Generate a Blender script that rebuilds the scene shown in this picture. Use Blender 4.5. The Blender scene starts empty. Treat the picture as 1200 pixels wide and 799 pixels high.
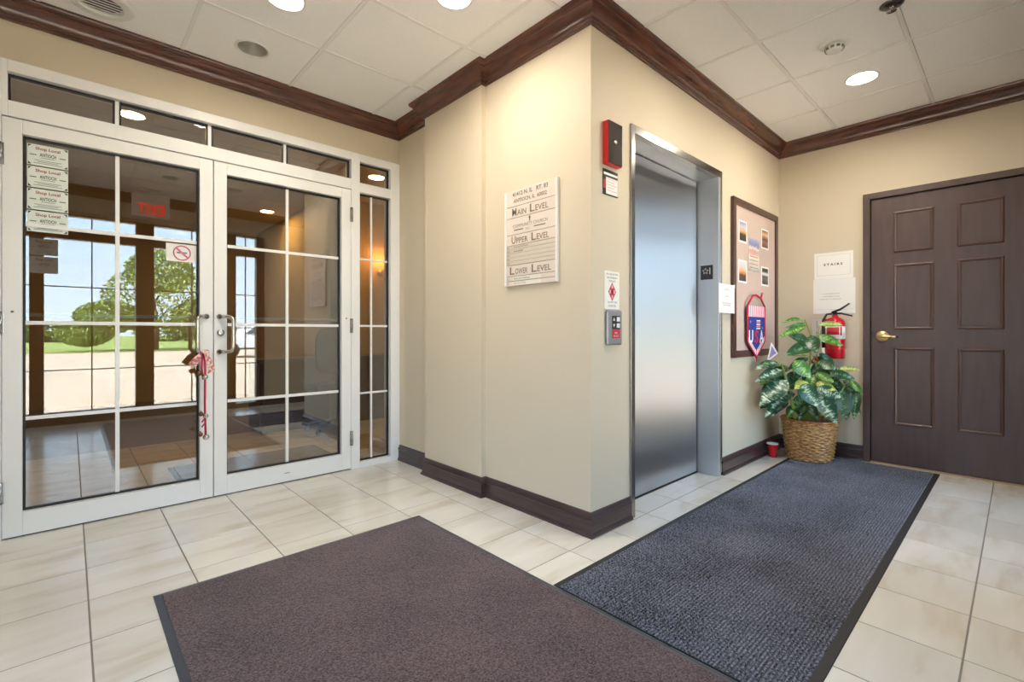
import bpy, bmesh, math, random
from mathutils import Vector, Matrix

random.seed(7)
SC = bpy.context.scene
COL = SC.collection
PI = math.pi

# ------------------------------------------------------------------ camera
F_PX, CY, YAW, EYE = 555.2, 389.3, math.radians(47.0), 1.05
cam_d = bpy.data.cameras.new('camera'); cam = bpy.data.objects.new('camera', cam_d); COL.objects.link(cam)
cam.location = (0, 0, EYE); cam.rotation_euler = (PI/2, 0, YAW - PI/2)
cam_d.sensor_width = 36; cam_d.lens = F_PX/1200*36; cam_d.shift_y = -(399.5-CY)/1200; cam_d.clip_start = .02; cam_d.clip_end = 500
SC.camera = cam
# ------------------------------------------------------------------ world, sun, exposure
W = bpy.data.worlds.new('sky'); SC.world = W; W.use_nodes = True
wn = W.node_tree.nodes; wl = W.node_tree.links
# clear summer sky: pale blue at the horizon, deeper blue overhead, the same all the way round
tc = wn.new('ShaderNodeTexCoord'); sep = wn.new('ShaderNodeSeparateXYZ'); ramp = wn.new('ShaderNodeValToRGB')
wl.new(tc.outputs['Generated'], sep.inputs[0]); wl.new(sep.outputs[2], ramp.inputs[0])
el_ = ramp.color_ramp.elements
el_[0].position = 0; el_[0].color = (.74, .86, .97, 1); el_[1].position = 1; el_[1].color = (.26, .48, .86, 1)
k_ = el_.new(.12); k_.color = (.62, .80, .97, 1); k_ = el_.new(.4); k_.color = (.40, .64, .93, 1)
wl.new(ramp.outputs[0], wn['Background'].inputs[0]); wn['Background'].inputs['Strength'].default_value = 1.4
sun_d = bpy.data.lights.new('sun', 'SUN'); sun = bpy.data.objects.new('sun', sun_d); COL.objects.link(sun)
sun_d.energy = 6.2; sun_d.color = (1, .97, .93); sun_d.angle = .01
sun.rotation_euler = (math.radians(-17), 0, math.radians(20)); sun.location = (0, 8, 12)
SC.view_settings.view_transform = 'Standard'; SC.view_settings.look = 'None'
SC.view_settings.exposure = 2.56; SC.view_settings.gamma = 1; SC.view_settings.use_curve_mapping = False
SC.cycles.use_denoising = True; SC.cycles.sample_clamp_indirect = 8; SC.cycles.max_bounces = 10
SC.cycles.transparent_max_bounces = 16; SC.cycles.diffuse_bounces = 6; SC.cycles.caustics_reflective = False
LENS_GLOW = 47.0

# ------------------------------------------------------------------ room measures (metres)
YB, XL, XS, YE, XD, YD, HC = -.35, -1.0, 4.74, 1.503, 1.955, 3.50, 2.743

# ------------------------------------------------------------------ materials
MATS = {}
def lin(c):
    return tuple(((v/255/12.92) if v/255 <= .04045 else ((v/255+.055)/1.055)**2.4) for v in c)
def mat(name, rgb, rough=.5, metal=0, spec=.5, noise=None, bump=None, coat=0, emit=None, aniso=None, alpha=None):
    """rgb in sRGB 0..255; noise=(rgb2, scale, lo, hi, stretch); bump=(scale, strength, stretch)"""
    if name in MATS: return MATS[name]
    m = bpy.data.materials.new(name); m.use_nodes = True; MATS[name] = m
    nt = m.node_tree; b = nt.nodes['Principled BSDF']
    b.inputs['Base Color'].default_value = (*lin(rgb), 1)
    b.inputs['Roughness'].default_value = rough; b.inputs['Metallic'].default_value = metal
    b.inputs['Specular IOR Level'].default_value = spec; b.inputs['Coat Weight'].default_value = coat
    b.inputs['Coat Roughness'].default_value = .12
    if emit: b.inputs['Emission Color'].default_value = (*lin(emit[0]), 1); b.inputs['Emission Strength'].default_value = emit[1]
    geo = None
    def coords(st):
        nonlocal geo
        if geo is None: geo = nt.nodes.new('ShaderNodeNewGeometry')
        mp = nt.nodes.new('ShaderNodeMapping'); mp.inputs['Scale'].default_value = st
        nt.links.new(geo.outputs['Position'], mp.inputs['Vector']); return mp.outputs[0]
    if noise:
        rgb2, sc, lo, hi = noise[:4]; st = noise[4] if len(noise) > 4 else (1, 1, 1)
        n = nt.nodes.new('ShaderNodeTexNoise'); n.inputs['Scale'].default_value = sc; n.inputs['Detail'].default_value = 4
        nt.links.new(coords(st), n.inputs['Vector'])
        r = nt.nodes.new('ShaderNodeValToRGB'); e = r.color_ramp.elements
        e[0].position = lo; e[1].position = hi; e[0].color = (*lin(rgb), 1); e[1].color = (*lin(rgb2), 1)
        nt.links.new(n.outputs['Fac'], r.inputs[0]); nt.links.new(r.outputs[0], b.inputs['Base Color'])
    if bump:
        sc, s = bump[:2]; st = bump[2] if len(bump) > 2 else (1, 1, 1)
        n = nt.nodes.new('ShaderNodeTexNoise'); n.inputs['Scale'].default_value = sc; n.inputs['Detail'].default_value = 3
        nt.links.new(coords(st), n.inputs['Vector'])
        k = nt.nodes.new('ShaderNodeBump'); k.inputs['Strength'].default_value = s; k.inputs['Distance'].default_value = .004
        nt.links.new(n.outputs['Fac'], k.inputs['Height']); nt.links.new(k.outputs[0], b.inputs['Normal'])
    if aniso:
        b.inputs['Anisotropic'].default_value = aniso[0]; b.inputs['Anisotropic Rotation'].default_value = aniso[1]
        t = nt.nodes.new('ShaderNodeTangent'); t.direction_type = 'RADIAL'; t.axis = 'Z'
        nt.links.new(t.outputs[0], b.inputs['Tangent'])
    return m

def glass_mat(name, refl, tint):
    m = bpy.data.materials.new(name); m.use_nodes = True; nt = m.node_tree; MATS[name] = m
    nt.nodes.remove(nt.nodes['Principled BSDF']); out = nt.nodes['Material Output']
    tr = nt.nodes.new('ShaderNodeBsdfTransparent'); tr.inputs[0].default_value = (*tint, 1)
    gl = nt.nodes.new('ShaderNodeBsdfGlossy'); gl.inputs['Roughness'].default_value = .0; gl.inputs[0].default_value = (.96, .98, 1, 1)
    fr = nt.nodes.new('ShaderNodeFresnel'); fr.inputs[0].default_value = 1.5
    ad = nt.nodes.new('ShaderNodeMath'); ad.operation = 'ADD'; ad.inputs[1].default_value = refl; ad.use_clamp = True
    mx = nt.nodes.new('ShaderNodeMixShader')
    nt.links.new(fr.outputs[0], ad.inputs[0]); nt.links.new(ad.outputs[0], mx.inputs[0])
    nt.links.new(tr.outputs[0], mx.inputs[1]); nt.links.new(gl.outputs[0], mx.inputs[2]); nt.links.new(mx.outputs[0], out.inputs[0])
    return m

def tile_mat():
    m = bpy.data.materials.new('floor_tile'); m.use_nodes = True; nt = m.node_tree; MATS['tile'] = m
    N = nt.nodes.new; L = nt.links.new; b = nt.nodes['Principled BSDF']
    g = N('ShaderNodeNewGeometry'); oi = N('ShaderNodeObjectInfo')
    mul = N('ShaderNodeVectorMath'); mul.operation = 'MULTIPLY_ADD'
    cb = N('ShaderNodeCombineXYZ')
    for i in range(3): L(oi.outputs['Random'], cb.inputs[i])
    mul.inputs[1].default_value = (7, 13, 5); L(cb.outputs[0], mul.inputs[0]); L(g.outputs['Position'], mul.inputs[2])
    mp = N('ShaderNodeMapping'); mp.inputs['Scale'].default_value = (1.6, 6.5, 4); L(mul.outputs[0], mp.inputs['Vector'])
    n = N('ShaderNodeTexNoise'); n.inputs['Scale'].default_value = 1.3; n.inputs['Detail'].default_value = 7; n.inputs['Distortion'].default_value = .35
    L(mp.outputs[0], n.inputs['Vector'])
    r = N('ShaderNodeValToRGB'); e = r.color_ramp.elements
    e[0].position = .28; e[0].color = (*lin((210, 200, 184)), 1); e[1].position = .47; e[1].color = (*lin((227, 223, 214)), 1)
    k = e.new(.75); k.color = (*lin((235, 233, 228)), 1)
    L(n.outputs['Fac'], r.inputs[0])
    hs = N('ShaderNodeHueSaturation'); mr = N('ShaderNodeMapRange'); mr.inputs[3].default_value = .93; mr.inputs[4].default_value = 1.04
    L(oi.outputs['Random'], mr.inputs[0]); L(mr.outputs[0], hs.inputs['Value']); L(r.outputs[0], hs.inputs['Color']); L(hs.outputs[0], b.inputs['Base Color'])
    b.inputs['Roughness'].default_value = .19; b.inputs['Specular IOR Level'].default_value = .55
    bp = N('ShaderNodeBump'); bp.inputs['Strength'].default_value = .12; bp.inputs['Distance'].default_value = .002
    L(n.outputs['Fac'], bp.inputs['Height']); L(bp.outputs[0], b.inputs['Normal'])
    return m

def carpet_mat(name, dark, light, lo, hi, scale, ribs=0):
    m = bpy.data.materials.new(name); m.use_nodes = True; nt = m.node_tree; MATS[name] = m
    N = nt.nodes.new; L = nt.links.new; b = nt.nodes['Principled BSDF']
    g = N('ShaderNodeNewGeometry')
    n = N('ShaderNodeTexNoise'); n.inputs['Scale'].default_value = scale; n.inputs['Detail'].default_value = 2; L(g.outputs['Position'], n.inputs['Vector'])
    n2 = N('ShaderNodeTexNoise'); n2.inputs['Scale'].default_value = 3.5; L(g.outputs['Position'], n2.inputs['Vector'])
    ad = N('ShaderNodeMath'); ad.operation = 'MULTIPLY_ADD'; ad.inputs[1].default_value = .22; L(n2.outputs['Fac'], ad.inputs[0]); L(n.outputs['Fac'], ad.inputs[2])
    r = N('ShaderNodeValToRGB'); e = r.color_ramp.elements
    e[0].position = lo+.11; e[0].color = (*lin(dark), 1); e[1].position = hi+.11; e[1].color = (*lin(light), 1)
    L(ad.outputs[0], r.inputs[0]); L(r.outputs[0], b.inputs['Base Color'])
    b.inputs['Roughness'].default_value = .95; b.inputs['Specular IOR Level'].default_value = .15
    b.inputs['Sheen Weight'].default_value = .25
    h = n.outputs['Fac']
    bp = N('ShaderNodeBump'); bp.inputs['Strength'].default_value = .8; bp.inputs['Distance'].default_value = .004
    L(h, bp.inputs['Height']); L(bp.outputs[0], b.inputs['Normal'])
    return m

def ramp_print(name, stops, noise=.12, axis=2):
    """flat printed picture: vertical colour ramp with a little mottling"""
    m = bpy.data.materials.new(name); m.use_nodes = True; nt = m.node_tree; MATS[name] = m
    N = nt.nodes.new; L = nt.links.new; b = nt.nodes['Principled BSDF']
    tc = N('ShaderNodeTexCoord'); sp = N('ShaderNodeSeparateXYZ'); L(tc.outputs['Generated'], sp.inputs[0])
    n = N('ShaderNodeTexNoise'); n.inputs['Scale'].default_value = 5; n.inputs['Detail'].default_value = 5; L(tc.outputs['Generated'], n.inputs['Vector'])
    s = N('ShaderNodeMath'); s.operation = 'MULTIPLY_ADD'; s.inputs[1].default_value = noise*2; L(n.outputs['Fac'], s.inputs[0]); L(sp.outputs[axis], s.inputs[2])
    s2 = N('ShaderNodeMath'); s2.operation = 'SUBTRACT'; s2.inputs[1].default_value = noise; L(s.outputs[0], s2.inputs[0])
    r = N('ShaderNodeValToRGB'); e = r.color_ramp.elements
    e[0].position = stops[0][0]; e[0].color = (*lin(stops[0][1]), 1); e[1].position = stops[-1][0]; e[1].color = (*lin(stops[-1][1]), 1)
    for p, c in stops[1:-1]:
        k = e.new(p); k.color = (*lin(c), 1)
    L(s2.outputs[0], r.inputs[0]); L(r.outputs[0], b.inputs['Base Color']); b.inputs['Roughness'].default_value = .35
    return m

def leaf_mat(name, edge, centre, amount):
    m = bpy.data.materials.new(name); m.use_nodes = True; nt = m.node_tree; MATS[name] = m
    N = nt.nodes.new; L = nt.links.new; b = nt.nodes['Principled BSDF']
    tc = N('ShaderNodeTexCoord'); sp = N('ShaderNodeSeparateXYZ'); L(tc.outputs['Object'], sp.inputs[0])
    ab = N('ShaderNodeMath'); ab.operation = 'ABSOLUTE'; L(sp.outputs[1], ab.inputs[0])
    oi = N('ShaderNodeObjectInfo')
    n = N('ShaderNodeTexNoise'); n.noise_dimensions = '4D'; n.inputs['Scale'].default_value = 6; n.inputs['Detail'].default_value = 6; n.inputs['Distortion'].default_value = 1.2
    wv = N('ShaderNodeMath'); wv.operation = 'MULTIPLY'; wv.inputs[1].default_value = 40; L(oi.outputs['Random'], wv.inputs[0]); L(wv.outputs[0], n.inputs['W'])
    mp = N('ShaderNodeMapping'); mp.inputs['Scale'].default_value = (2.4, 1.2, 1); L(tc.outputs['Object'], mp.inputs[0]); L(mp.outputs[0], n.inputs['Vector'])
    a1 = N('ShaderNodeMath'); a1.operation = 'MULTIPLY_ADD'; a1.inputs[1].default_value = -1.5; L(ab.outputs[0], a1.inputs[0]); L(n.outputs['Fac'], a1.inputs[2])
    r = N('ShaderNodeValToRGB'); e = r.color_ramp.elements
    e[0].position = .40-amount; e[0].color = (*lin(edge), 1); e[1].position = .56-amount; e[1].color = (*lin(centre), 1)
    L(a1.outputs[0], r.inputs[0]); L(r.outputs[0], b.inputs['Base Color'])
    b.inputs['Roughness'].default_value = .32
    b.inputs['Subsurface Weight'].default_value = 0
    return m

glass_mat('door_glass', .125, (.80, .80, .78)); glass_mat('store_glass', .0, (.775, .775, .77)); glass_mat('clear_glass', .0, (.98, .985, .985))
tile_mat()
carpet_mat('brown_carpet', (48, 34, 35), (116, 94, 95), .32, .68, 170)
carpet_mat('navy_carpet', (9, 10, 15), (138, 140, 160), .38, .68, 120)
paint = mat('beige_paint', (206, 194, 173), .6, spec=.3, bump=(350, .05))
white = mat('white_frame', (236, 236, 236), .35)
gask = mat('black_gasket', (22, 23, 26), .5)
wood = mat('crown_wood', (98, 56, 40), .24, noise=((70, 38, 28), 6, .35, .7, (1, 1, 9)), coat=.5)
base_m = mat('baseboard_wood', (74, 56, 56), .3, noise=((54, 40, 42), 5, .35, .65, (1, 1, 12)), coat=.25)
doorb = mat('brown_door', (80, 61, 57), .42, noise=((74, 56, 52), 8, .4, .6, (3, 3, .4)), bump=(90, .05, (3, 3, .3)))
bronze = mat('bronze_frame', (62, 52, 46), .4)
ceil_m = mat('ceiling_panel', (247, 248, 249), .85, spec=.2, noise=((236, 236, 235), 240, .4, .65), bump=(300, .15))
tee_m = mat('tee_white', (232, 232, 230), .5)
grout = mat('grout', (136, 131, 124), .9)
steel = mat('brushed_steel', (186, 188, 192), .44, metal=1, aniso=(1.0, 0.0), bump=(60, .008, (14, 14, .25)))
satin = mat('satin_steel', (206, 208, 212), .42, metal=1)
steel_p = mat('polished_steel', (172, 170, 168), .22, metal=1)
chrome = mat('satin_chrome', (205, 200, 190), .25, metal=1)
paper = mat('paper_white', (236, 234, 230), .7)
ink = mat('ink_black', (38, 36, 38), .6); inkg = mat('ink_grey', (120, 114, 108), .6)
red = mat('fire_red', (196, 18, 34), .25, coat=.3); redp = mat('print_red', (190, 40, 50), .5)
blackp = mat('black_plastic', (24, 24, 26), .35)
gold = mat('brass', (232, 202, 146), .30, metal=1)
alu = mat('white_aluminium', (226, 224, 220), .35)

# ------------------------------------------------------------------ mesh helpers
def wloc(o):
    v = Vector((0, 0, 0))
    while o is not None: v += o.location; o = o.parent
    return v
def tag(o, label=None, cat=None, group=None, kind=None):
    if label: o['label'] = label
    if cat: o['category'] = cat
    if group: o['group'] = group
    if kind: o['kind'] = kind
    return o
def empty(name, loc, label=None, cat=None, group=None, kind=None):
    o = bpy.data.objects.new(name, None); COL.objects.link(o); o.location = loc; o.empty_display_size = .05
    return tag(o, label, cat, group, kind)
class B:
    def __init__(s): s.v = []; s.f = []; s.sm = []
    def add(s, vs, fs, smooth=False):
        n = len(s.v); s.v += [tuple(p) for p in vs]; s.f += [tuple(i+n for i in q) for q in fs]; s.sm += [smooth]*len(fs); return s
    def box(s, x0, x1, y0, y1, z0, z1):
        return s.add([(x0,y0,z0),(x1,y0,z0),(x1,y1,z0),(x0,y1,z0),(x0,y0,z1),(x1,y0,z1),(x1,y1,z1),(x0,y1,z1)],
                     [(0,3,2,1),(4,5,6,7),(0,1,5,4),(1,2,6,5),(2,3,7,6),(3,0,4,7)])
    def lathe(s, prof, c, axis='z', seg=24, smooth=True, cap=True):
        """prof: list of (r, h)"""
        vs = []; fs = []; n = len(prof)
        for r, h in prof:
            for k in range(seg):
                a = 2*PI*k/seg; p = (r*math.cos(a), r*math.sin(a), h)
                if axis == 'y': p = (p[0], p[2], p[1])
                if axis == 'x': p = (p[2], p[0], p[1])
                vs.append((c[0]+p[0], c[1]+p[1], c[2]+p[2]))
        for i in range(n-1):
            for k in range(seg):
                k2 = (k+1) % seg; fs.append((i*seg+k, i*seg+k2, (i+1)*seg+k2, (i+1)*seg+k))
        if cap:
            fs.append(tuple(range(seg))[::-1]); fs.append(tuple((n-1)*seg+k for k in range(seg)))
        return s.add(vs, fs, smooth)
    def tube(s, pts, r, seg=10, smooth=True, close=False):
        pts = [Vector(p) for p in pts]; n = len(pts); rs = r if isinstance(r, (list, tuple)) else [r]*n
        vs = []; fs = []; up = None
        for i, p in enumerate(pts):
            if close: d = pts[(i+1) % n]-pts[i-1]
            else: d = pts[min(i+1, n-1)]-pts[max(i-1, 0)]
            d.normalize()
            if up is None:
                up = Vector((0, 0, 1)) if abs(d.z) < .9 else Vector((1, 0, 0))
            a = d.cross(up).normalized(); up = a.cross(d).normalized()
            for k in range(seg):
                t = 2*PI*k/seg; vs.append(p+rs[i]*(math.cos(t)*a+math.sin(t)*up))
        m = n if close else n-1
        for i in range(m):
            j = (i+1) % n
            for k in range(seg):
                k2 = (k+1) % seg; fs.append((i*seg+k, i*seg+k2, j*seg+k2, j*seg+k))
        if not close:
            fs.append(tuple(range(seg))[::-1]); fs.append(tuple((n-1)*seg+k for k in range(seg)))
        return s.add(vs, fs, smooth)
    def prism(s, poly, o, ex, ey, ez, t):
        """2-D polygon poly in (ex,ey) at o, thickness t along ez"""
        o = Vector(o); ex = Vector(ex); ey = Vector(ey); ez = Vector(ez); n = len(poly)
        a = [o+ex*p[0]+ey*p[1] for p in poly]; b = [p+ez*t for p in a]
        return s.add(a+b, [tuple(range(n))[::-1], tuple(range(n, 2*n))]+[(i, (i+1) % n, n+(i+1) % n, n+i) for i in range(n)])
    def ball(s, c, r, seg=14, sz=(1, 1, 1)):
        pr = []; m = 8
        vs = []; fs = []
        for i in range(m+1):
            t = PI*i/m
            for k in range(seg):
                a = 2*PI*k/seg; vs.append((c[0]+sz[0]*r*math.sin(t)*math.cos(a), c[1]+sz[1]*r*math.sin(t)*math.sin(a), c[2]-sz[2]*r*math.cos(t)))
        for i in range(m):
            for k in range(seg):
                k2 = (k+1) % seg; fs.append((i*seg+k, i*seg+k2, (i+1)*seg+k2, (i+1)*seg+k))
        return s.add(vs, fs, True)
    def mesh(s, name, m, origin=(0, 0, 0)):
        me = bpy.data.meshes.new(name); o = Vector(origin)
        me.from_pydata([Vector(p)-o for p in s.v], [], s.f)
        me.polygons.foreach_set('use_smooth', s.sm); me.materials.append(m)
        bm = bmesh.new(); bm.from_mesh(me); bmesh.ops.remove_doubles(bm, verts=bm.verts, dist=1e-6)
        bmesh.ops.recalc_face_normals(bm, faces=bm.faces); bm.to_mesh(me); bm.free(); me.update()
        return me
    def obj(s, name, m, parent=None, bevel=0, seg=2, origin=None, **kw):
        if parent is not None: o_w = wloc(parent)
        elif origin is not None: o_w = Vector(origin)
        else:
            xs = [p[0] for p in s.v]; ys = [p[1] for p in s.v]; zs = [p[2] for p in s.v]
            o_w = Vector(((min(xs)+max(xs))/2, (min(ys)+max(ys))/2, min(zs)))
        me = s.mesh(name, m, o_w)
        o = bpy.data.objects.new(name, me); COL.objects.link(o)
        if parent is not None: o.parent = parent
        else: o.location = o_w
        if bevel:
            md = o.modifiers.new('bevel', 'BEVEL'); md.width = bevel; md.segments = seg; md.limit_method = 'ANGLE'; md.angle_limit = .6
        return tag(o, **kw)
def box(name, m, x0, x1, y0, y1, z0, z1, parent=None, bevel=0, **kw):
    return B().box(x0, x1, y0, y1, z0, z1).obj(name, m, parent, bevel, **kw)

def text(name, s, m, o, ex, ey, parent, h=None, w=None, align='C', thick=.0006, bold=.0, max_w=None, mirror=False):
    """raised lettering: o = centre (or left) of the line in the plane spanned by unit vectors ex (reading), ey (up)"""
    cu = bpy.data.curves.new('t', 'FONT'); cu.body = s; cu.size = 1; cu.offset = bold; cu.resolution_u = 2
    tmp = bpy.data.objects.new('t', cu); COL.objects.link(tmp)
    dg = bpy.context.evaluated_depsgraph_get(); dg.update()
    me = bpy.data.meshes.new_from_object(tmp.evaluated_get(dg)); bpy.data.objects.remove(tmp); bpy.data.curves.remove(cu)
    xs = [v.co.x for v in me.vertices]; ys = [v.co.y for v in me.vertices]
    if not xs: return None
    x0, x1, y0, y1 = min(xs), max(xs), min(ys), max(ys)
    sy = h/(y1-y0) if h else w/(x1-x0); sx = w/(x1-x0) if w else sy
    if max_w and (x1-x0)*sx > max_w: sx = max_w/(x1-x0)
    ex = Vector(ex); ey = Vector(ey); ez = ex.cross(ey); wl_ = wloc(parent); o = Vector(o)
    ox = (x0+x1)/2 if align == 'C' else x0
    if mirror: sx = -sx
    for v in me.vertices:
        v.co = o+ex*((v.co.x-ox)*sx)+ey*((v.co.y-(y0+y1)/2)*sy)+ez*thick*(-1 if mirror else 1)*(-1 if mirror else 1)-wl_
    me.materials.clear(); me.materials.append(m)
    ob = bpy.data.objects.new(name, me); COL.objects.link(ob); ob.parent = parent
    return ob

def px(u, v, depth):
    """a point seen at pixel (u,v), at the given distance along the view axis"""
    a = (u-600)/F_PX; b = (CY-v)/F_PX; c, s = math.cos(YAW), math.sin(YAW)
    return Vector(((c+s*a)*depth, (s-c*a)*depth, EYE+b*depth))

# ================================================================== SETTING
# ---- floor with separate tiles
PXT, PYT, X0T, Y0T, GR = .341, .338, .052, 2.153, .0052
FLR = box('floor', grout, XL-.1, XS+.1, YB-.1, 12.6, -.12, -.0012, kind='structure', label='cream travertine-look tile floor with thin grey grout', cat='floor')
def tile_mesh(w, d):
    b = B(); z0 = -.004; c = .0008
    b.add([(-w/2,-d/2,z0),(w/2,-d/2,z0),(w/2,d/2,z0),(-w/2,d/2,z0),
           (-w/2,-d/2,-c),(w/2,-d/2,-c),(w/2,d/2,-c),(-w/2,d/2,-c),
           (-w/2+c,-d/2+c,0),(w/2-c,-d/2+c,0),(w/2-c,d/2-c,0),(-w/2+c,d/2-c,0)],
          [(0,1,5,4),(1,2,6,5),(2,3,7,6),(3,0,4,7),(4,5,9,8),(5,6,10,9),(6,7,11,10),(7,4,8,11),(8,9,10,11)])
    return b.mesh('tile', MATS['tile'])
TM = {}
def put_tile(x0, x1, y0, y1):
    w, d = round(x1-x0, 4), round(y1-y0, 4)
    if w < .02 or d < .02: return
    if (w, d) not in TM: TM[(w, d)] = tile_mesh(w, d)
    o = bpy.data.objects.new('floor_tile', TM[(w, d)]); COL.objects.link(o); o.parent = FLR
    o.location = Vector(((x0+x1)/2, (y0+y1)/2, 0))-FLR.location
for i in range(-4, 15):
    for j in range(-9, 13):
        x0, x1 = X0T+i*PXT+GR/2, X0T+(i+1)*PXT-GR/2; y0, y1 = Y0T+j*PYT+GR/2, Y0T+(j+1)*PYT-GR/2
        x0 = max(x0, XL); x1 = min(x1, XS); y0 = max(y0, YB); cx, cy = (x0+x1)/2, (y0+y1)/2
        if x1-x0 < .02 or y1-y0 < .02: continue
        if x0 > 1.99 and y0 > 1.66 and y1 < YD+.2: continue          # inside the shaft block
        if y0 > YD and (x0 > 3.2 or x0 < -.3): continue
        if y0 > 5.2: continue
        put_tile(x0, x1, y0, y1)

# ---- walls
S = dict(kind='structure')
def wall(name, boxes, label, m=paint):
    b = B()
    for q in boxes: b.box(*q)
    return b.obj(name, m, kind='structure', label=label, cat='wall')
wall('wall_entrance', [(XL, -.27, YD, YD+.12, 0, 2.43), (XL, 2.1, YD, YD+.12, 2.43, 2.95)], 'beige wall above and beside the white glazed entrance doors')
wall('wall_directory', [(1.99, 2.12, 3.003, YD+.12, 0, 2.95), (1.92, 2.12, 2.345, 3.003, 0, 2.95), (XD, 2.12, YE, 2.345, 0, 2.95)],
     'beige stepped wall carrying the directory board')
wall('wall_elevator', [(2.12, 2.325, YE, YE+.22, 0, 2.95), (3.487, XS+.12, YE, YE+.22, 0, 2.95), (2.325, 3.487, YE, YE+.22, 2.213, 2.95), (2.12, XS+.12, YE+.22, YE+.3, 0, 2.95)],
     'beige wall around the steel elevator')
wall('wall_stairs', [(XS, XS+.12, .862, YE, 0, 2.95), (XS, XS+.12, -.12, .862, 2.16, 2.95), (XS, XS+.12, YB-.12, -.12, 0, 2.95), (XS+.12, XS+.16, -.12, .862, 0, 2.2)],
     'beige wall around the brown stair door')
wall('wall_storefront', [(XL-.12, 2.04, YB-.12, YB, 2.40, 2.95), (2.04, 2.75, YB-.12, YB, 0, 2.40), (4.45, XS+.12, YB-.12, YB, 0, 2.40), (2.04, XS+.12, YB-.12, YB, 2.40, 2.95)], 'beige wall over the bronze storefront glazing')
wall('wall_side', [(XL-.12, XL, YB-.12, YD+.12, 2.40, 2.95), (XL-.12, XL, 2.06, YD+.12, 0, 2.40)], 'beige side wall left of the entrance doors')
# inner lobby seen dimly through the doors
innp = mat('inner_paint', (196, 164, 104), .6)
inw = mat('inner_ceiling', (196, 188, 164), .8)
wall('wall_lobby_side', [(XL-.12, XL, YD+.12, 9.1, 0, 2.95)], 'ochre side wall of the inner lobby', innp)
wall('wall_lobby_back', [(XL, 2.35, 9.0, 9.12, 0, 2.95)], 'ochre end wall of the inner lobby', innp)
wall('wall_lobby_desk', [(2.35, 2.47, 5.8, 9.1, 0, 2.95), (2.35, 4.7, 5.8, 5.92, 0, 2.95)], 'ochre wall behind the reception desk', innp)
wall('wall_lobby_end', [(4.6, 4.72, YE+.3, 5.8, 0, 2.95), (2.12, 4.6, YD, YD+.12, 0, 2.95)], 'ochre wall at the right of the inner lobby', innp)

# ---- trims: swept profiles with mitred corners
def sweep(path, prof, closed, names, m, label, cat):
    n = len(path); P = [Vector((p[0], p[1])) for p in path]
    segs = n if closed else n-1
    nor = []
    for i in range(segs):
        d = (P[(i+1) % n]-P[i]).normalized(); nor.append(Vector((d.y, -d.x)))       # room lies to the right
    def corner(i):
        if not closed and i == 0: return nor[0]
        if not closed and i == n-1: return nor[-1]
        a, b = nor[(i-1) % segs], nor[i % segs]
        return (a+b)/(1+a.dot(b))
    for i in range(segs):
        c0, c1 = corner(i), corner((i+1) % n if closed else i+1); p0, p1 = P[i], P[(i+1) % n]
        vs = []; k = len(prof)
        for (c, p) in ((c0, p0), (c1, p1)):
            for d, z in prof: q = p+c*d; vs.append((q.x, q.y, z))
        fs = [(j, (j+1) % k, k+(j+1) % k, k+j) for j in range(k)]+[tuple(range(k))[::-1], tuple(range(k, 2*k))]
        b = B(); b.add(vs, fs, True); nm, lb = names[i]
        so_ = b.obj(nm, m, kind='structure', label=label % lb, cat=cat); so_.data.set_sharp_from_angle(angle=math.radians(32))
crown = [(0, 2.628), (.012, 2.628), (.013, 2.637), (.018, 2.640), (.018, 2.649), (.023, 2.653), (.028, 2.655), (.0285, 2.660), (.031, 2.668), (.035, 2.677), (.041, 2.686), (.049, 2.694), (.058, 2.700), (.068, 2.704), (.0685, 2.711), (.074, 2.713), (.080, 2.717), (.085, 2.723), (.088, 2.730), (.088, 2.748), (0, 2.748)]
RP = [(XL, YB), (XL, YD), (1.99, YD), (1.99, 3.003), (1.92, 3.003), (1.92, 2.345), (XD, 2.345), (XD, YE), (XS, YE), (XS, YB)]
nm = ['over the left side wall', 'over the entrance doors', 'in the recess beside the sidelight', 'on the narrow return by the recess', 'over the plain projecting wall panel', 'on the thin step between wall panels',
      'over the directory board', 'over the elevator', 'over the stair door', 'over the storefront']
sweep(RP, crown, True, [('trim_%d' % (i+1), n) for i, n in enumerate(nm)], wood, 'dark stained crown moulding %s', 'crown moulding')
bprof = [(0, 0), (.024, 0), (.024, .010), (.018, .020), (.015, .024), (.015, .086), (.019, .090), (.017, .100), (.010, .108), (.007, .122), (0, .125)]
def baseb(path, names): sweep(path, bprof, False, names, base_m, 'dark brown baseboard %s', 'baseboard')
baseb([(1.99, YD-.005), (1.99, 3.003), (1.92, 3.003), (1.92, 2.345), (XD, 2.345), (XD, YE), (2.309, YE)],
      [('baseboard_recess', 'in the recess beside the sidelight'), ('baseboard_return', 'on the narrow return by the recess'), ('baseboard_panel', 'under the plain projecting wall panel'),
       ('baseboard_step', 'on the thin step between wall panels'), ('baseboard_directory', 'below the directory board'), ('baseboard_elevator_left', 'left of the elevator')])
baseb([(3.503, YE), (XS, YE), (XS, .876)], [('baseboard_elevator_right', 'under the bulletin board'), ('baseboard_stairs', 'behind the plant basket')])
baseb([(XS, -.15), (XS, YB), (4.45, YB)], [('baseboard_stairs_end', 'right of the stair door'), ('baseboard_corner', 'on the wall between added back window and stair door')])
baseb([(2.75, YB), (2.045, YB)], [('baseboard_back', 'on the wall beside the storefront')])
baseb([(XL, 2.06), (XL, YD), (-.28, YD)], [('baseboard_side', 'on the left side wall'), ('baseboard_entrance', 'left of the entrance doors')])

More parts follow.
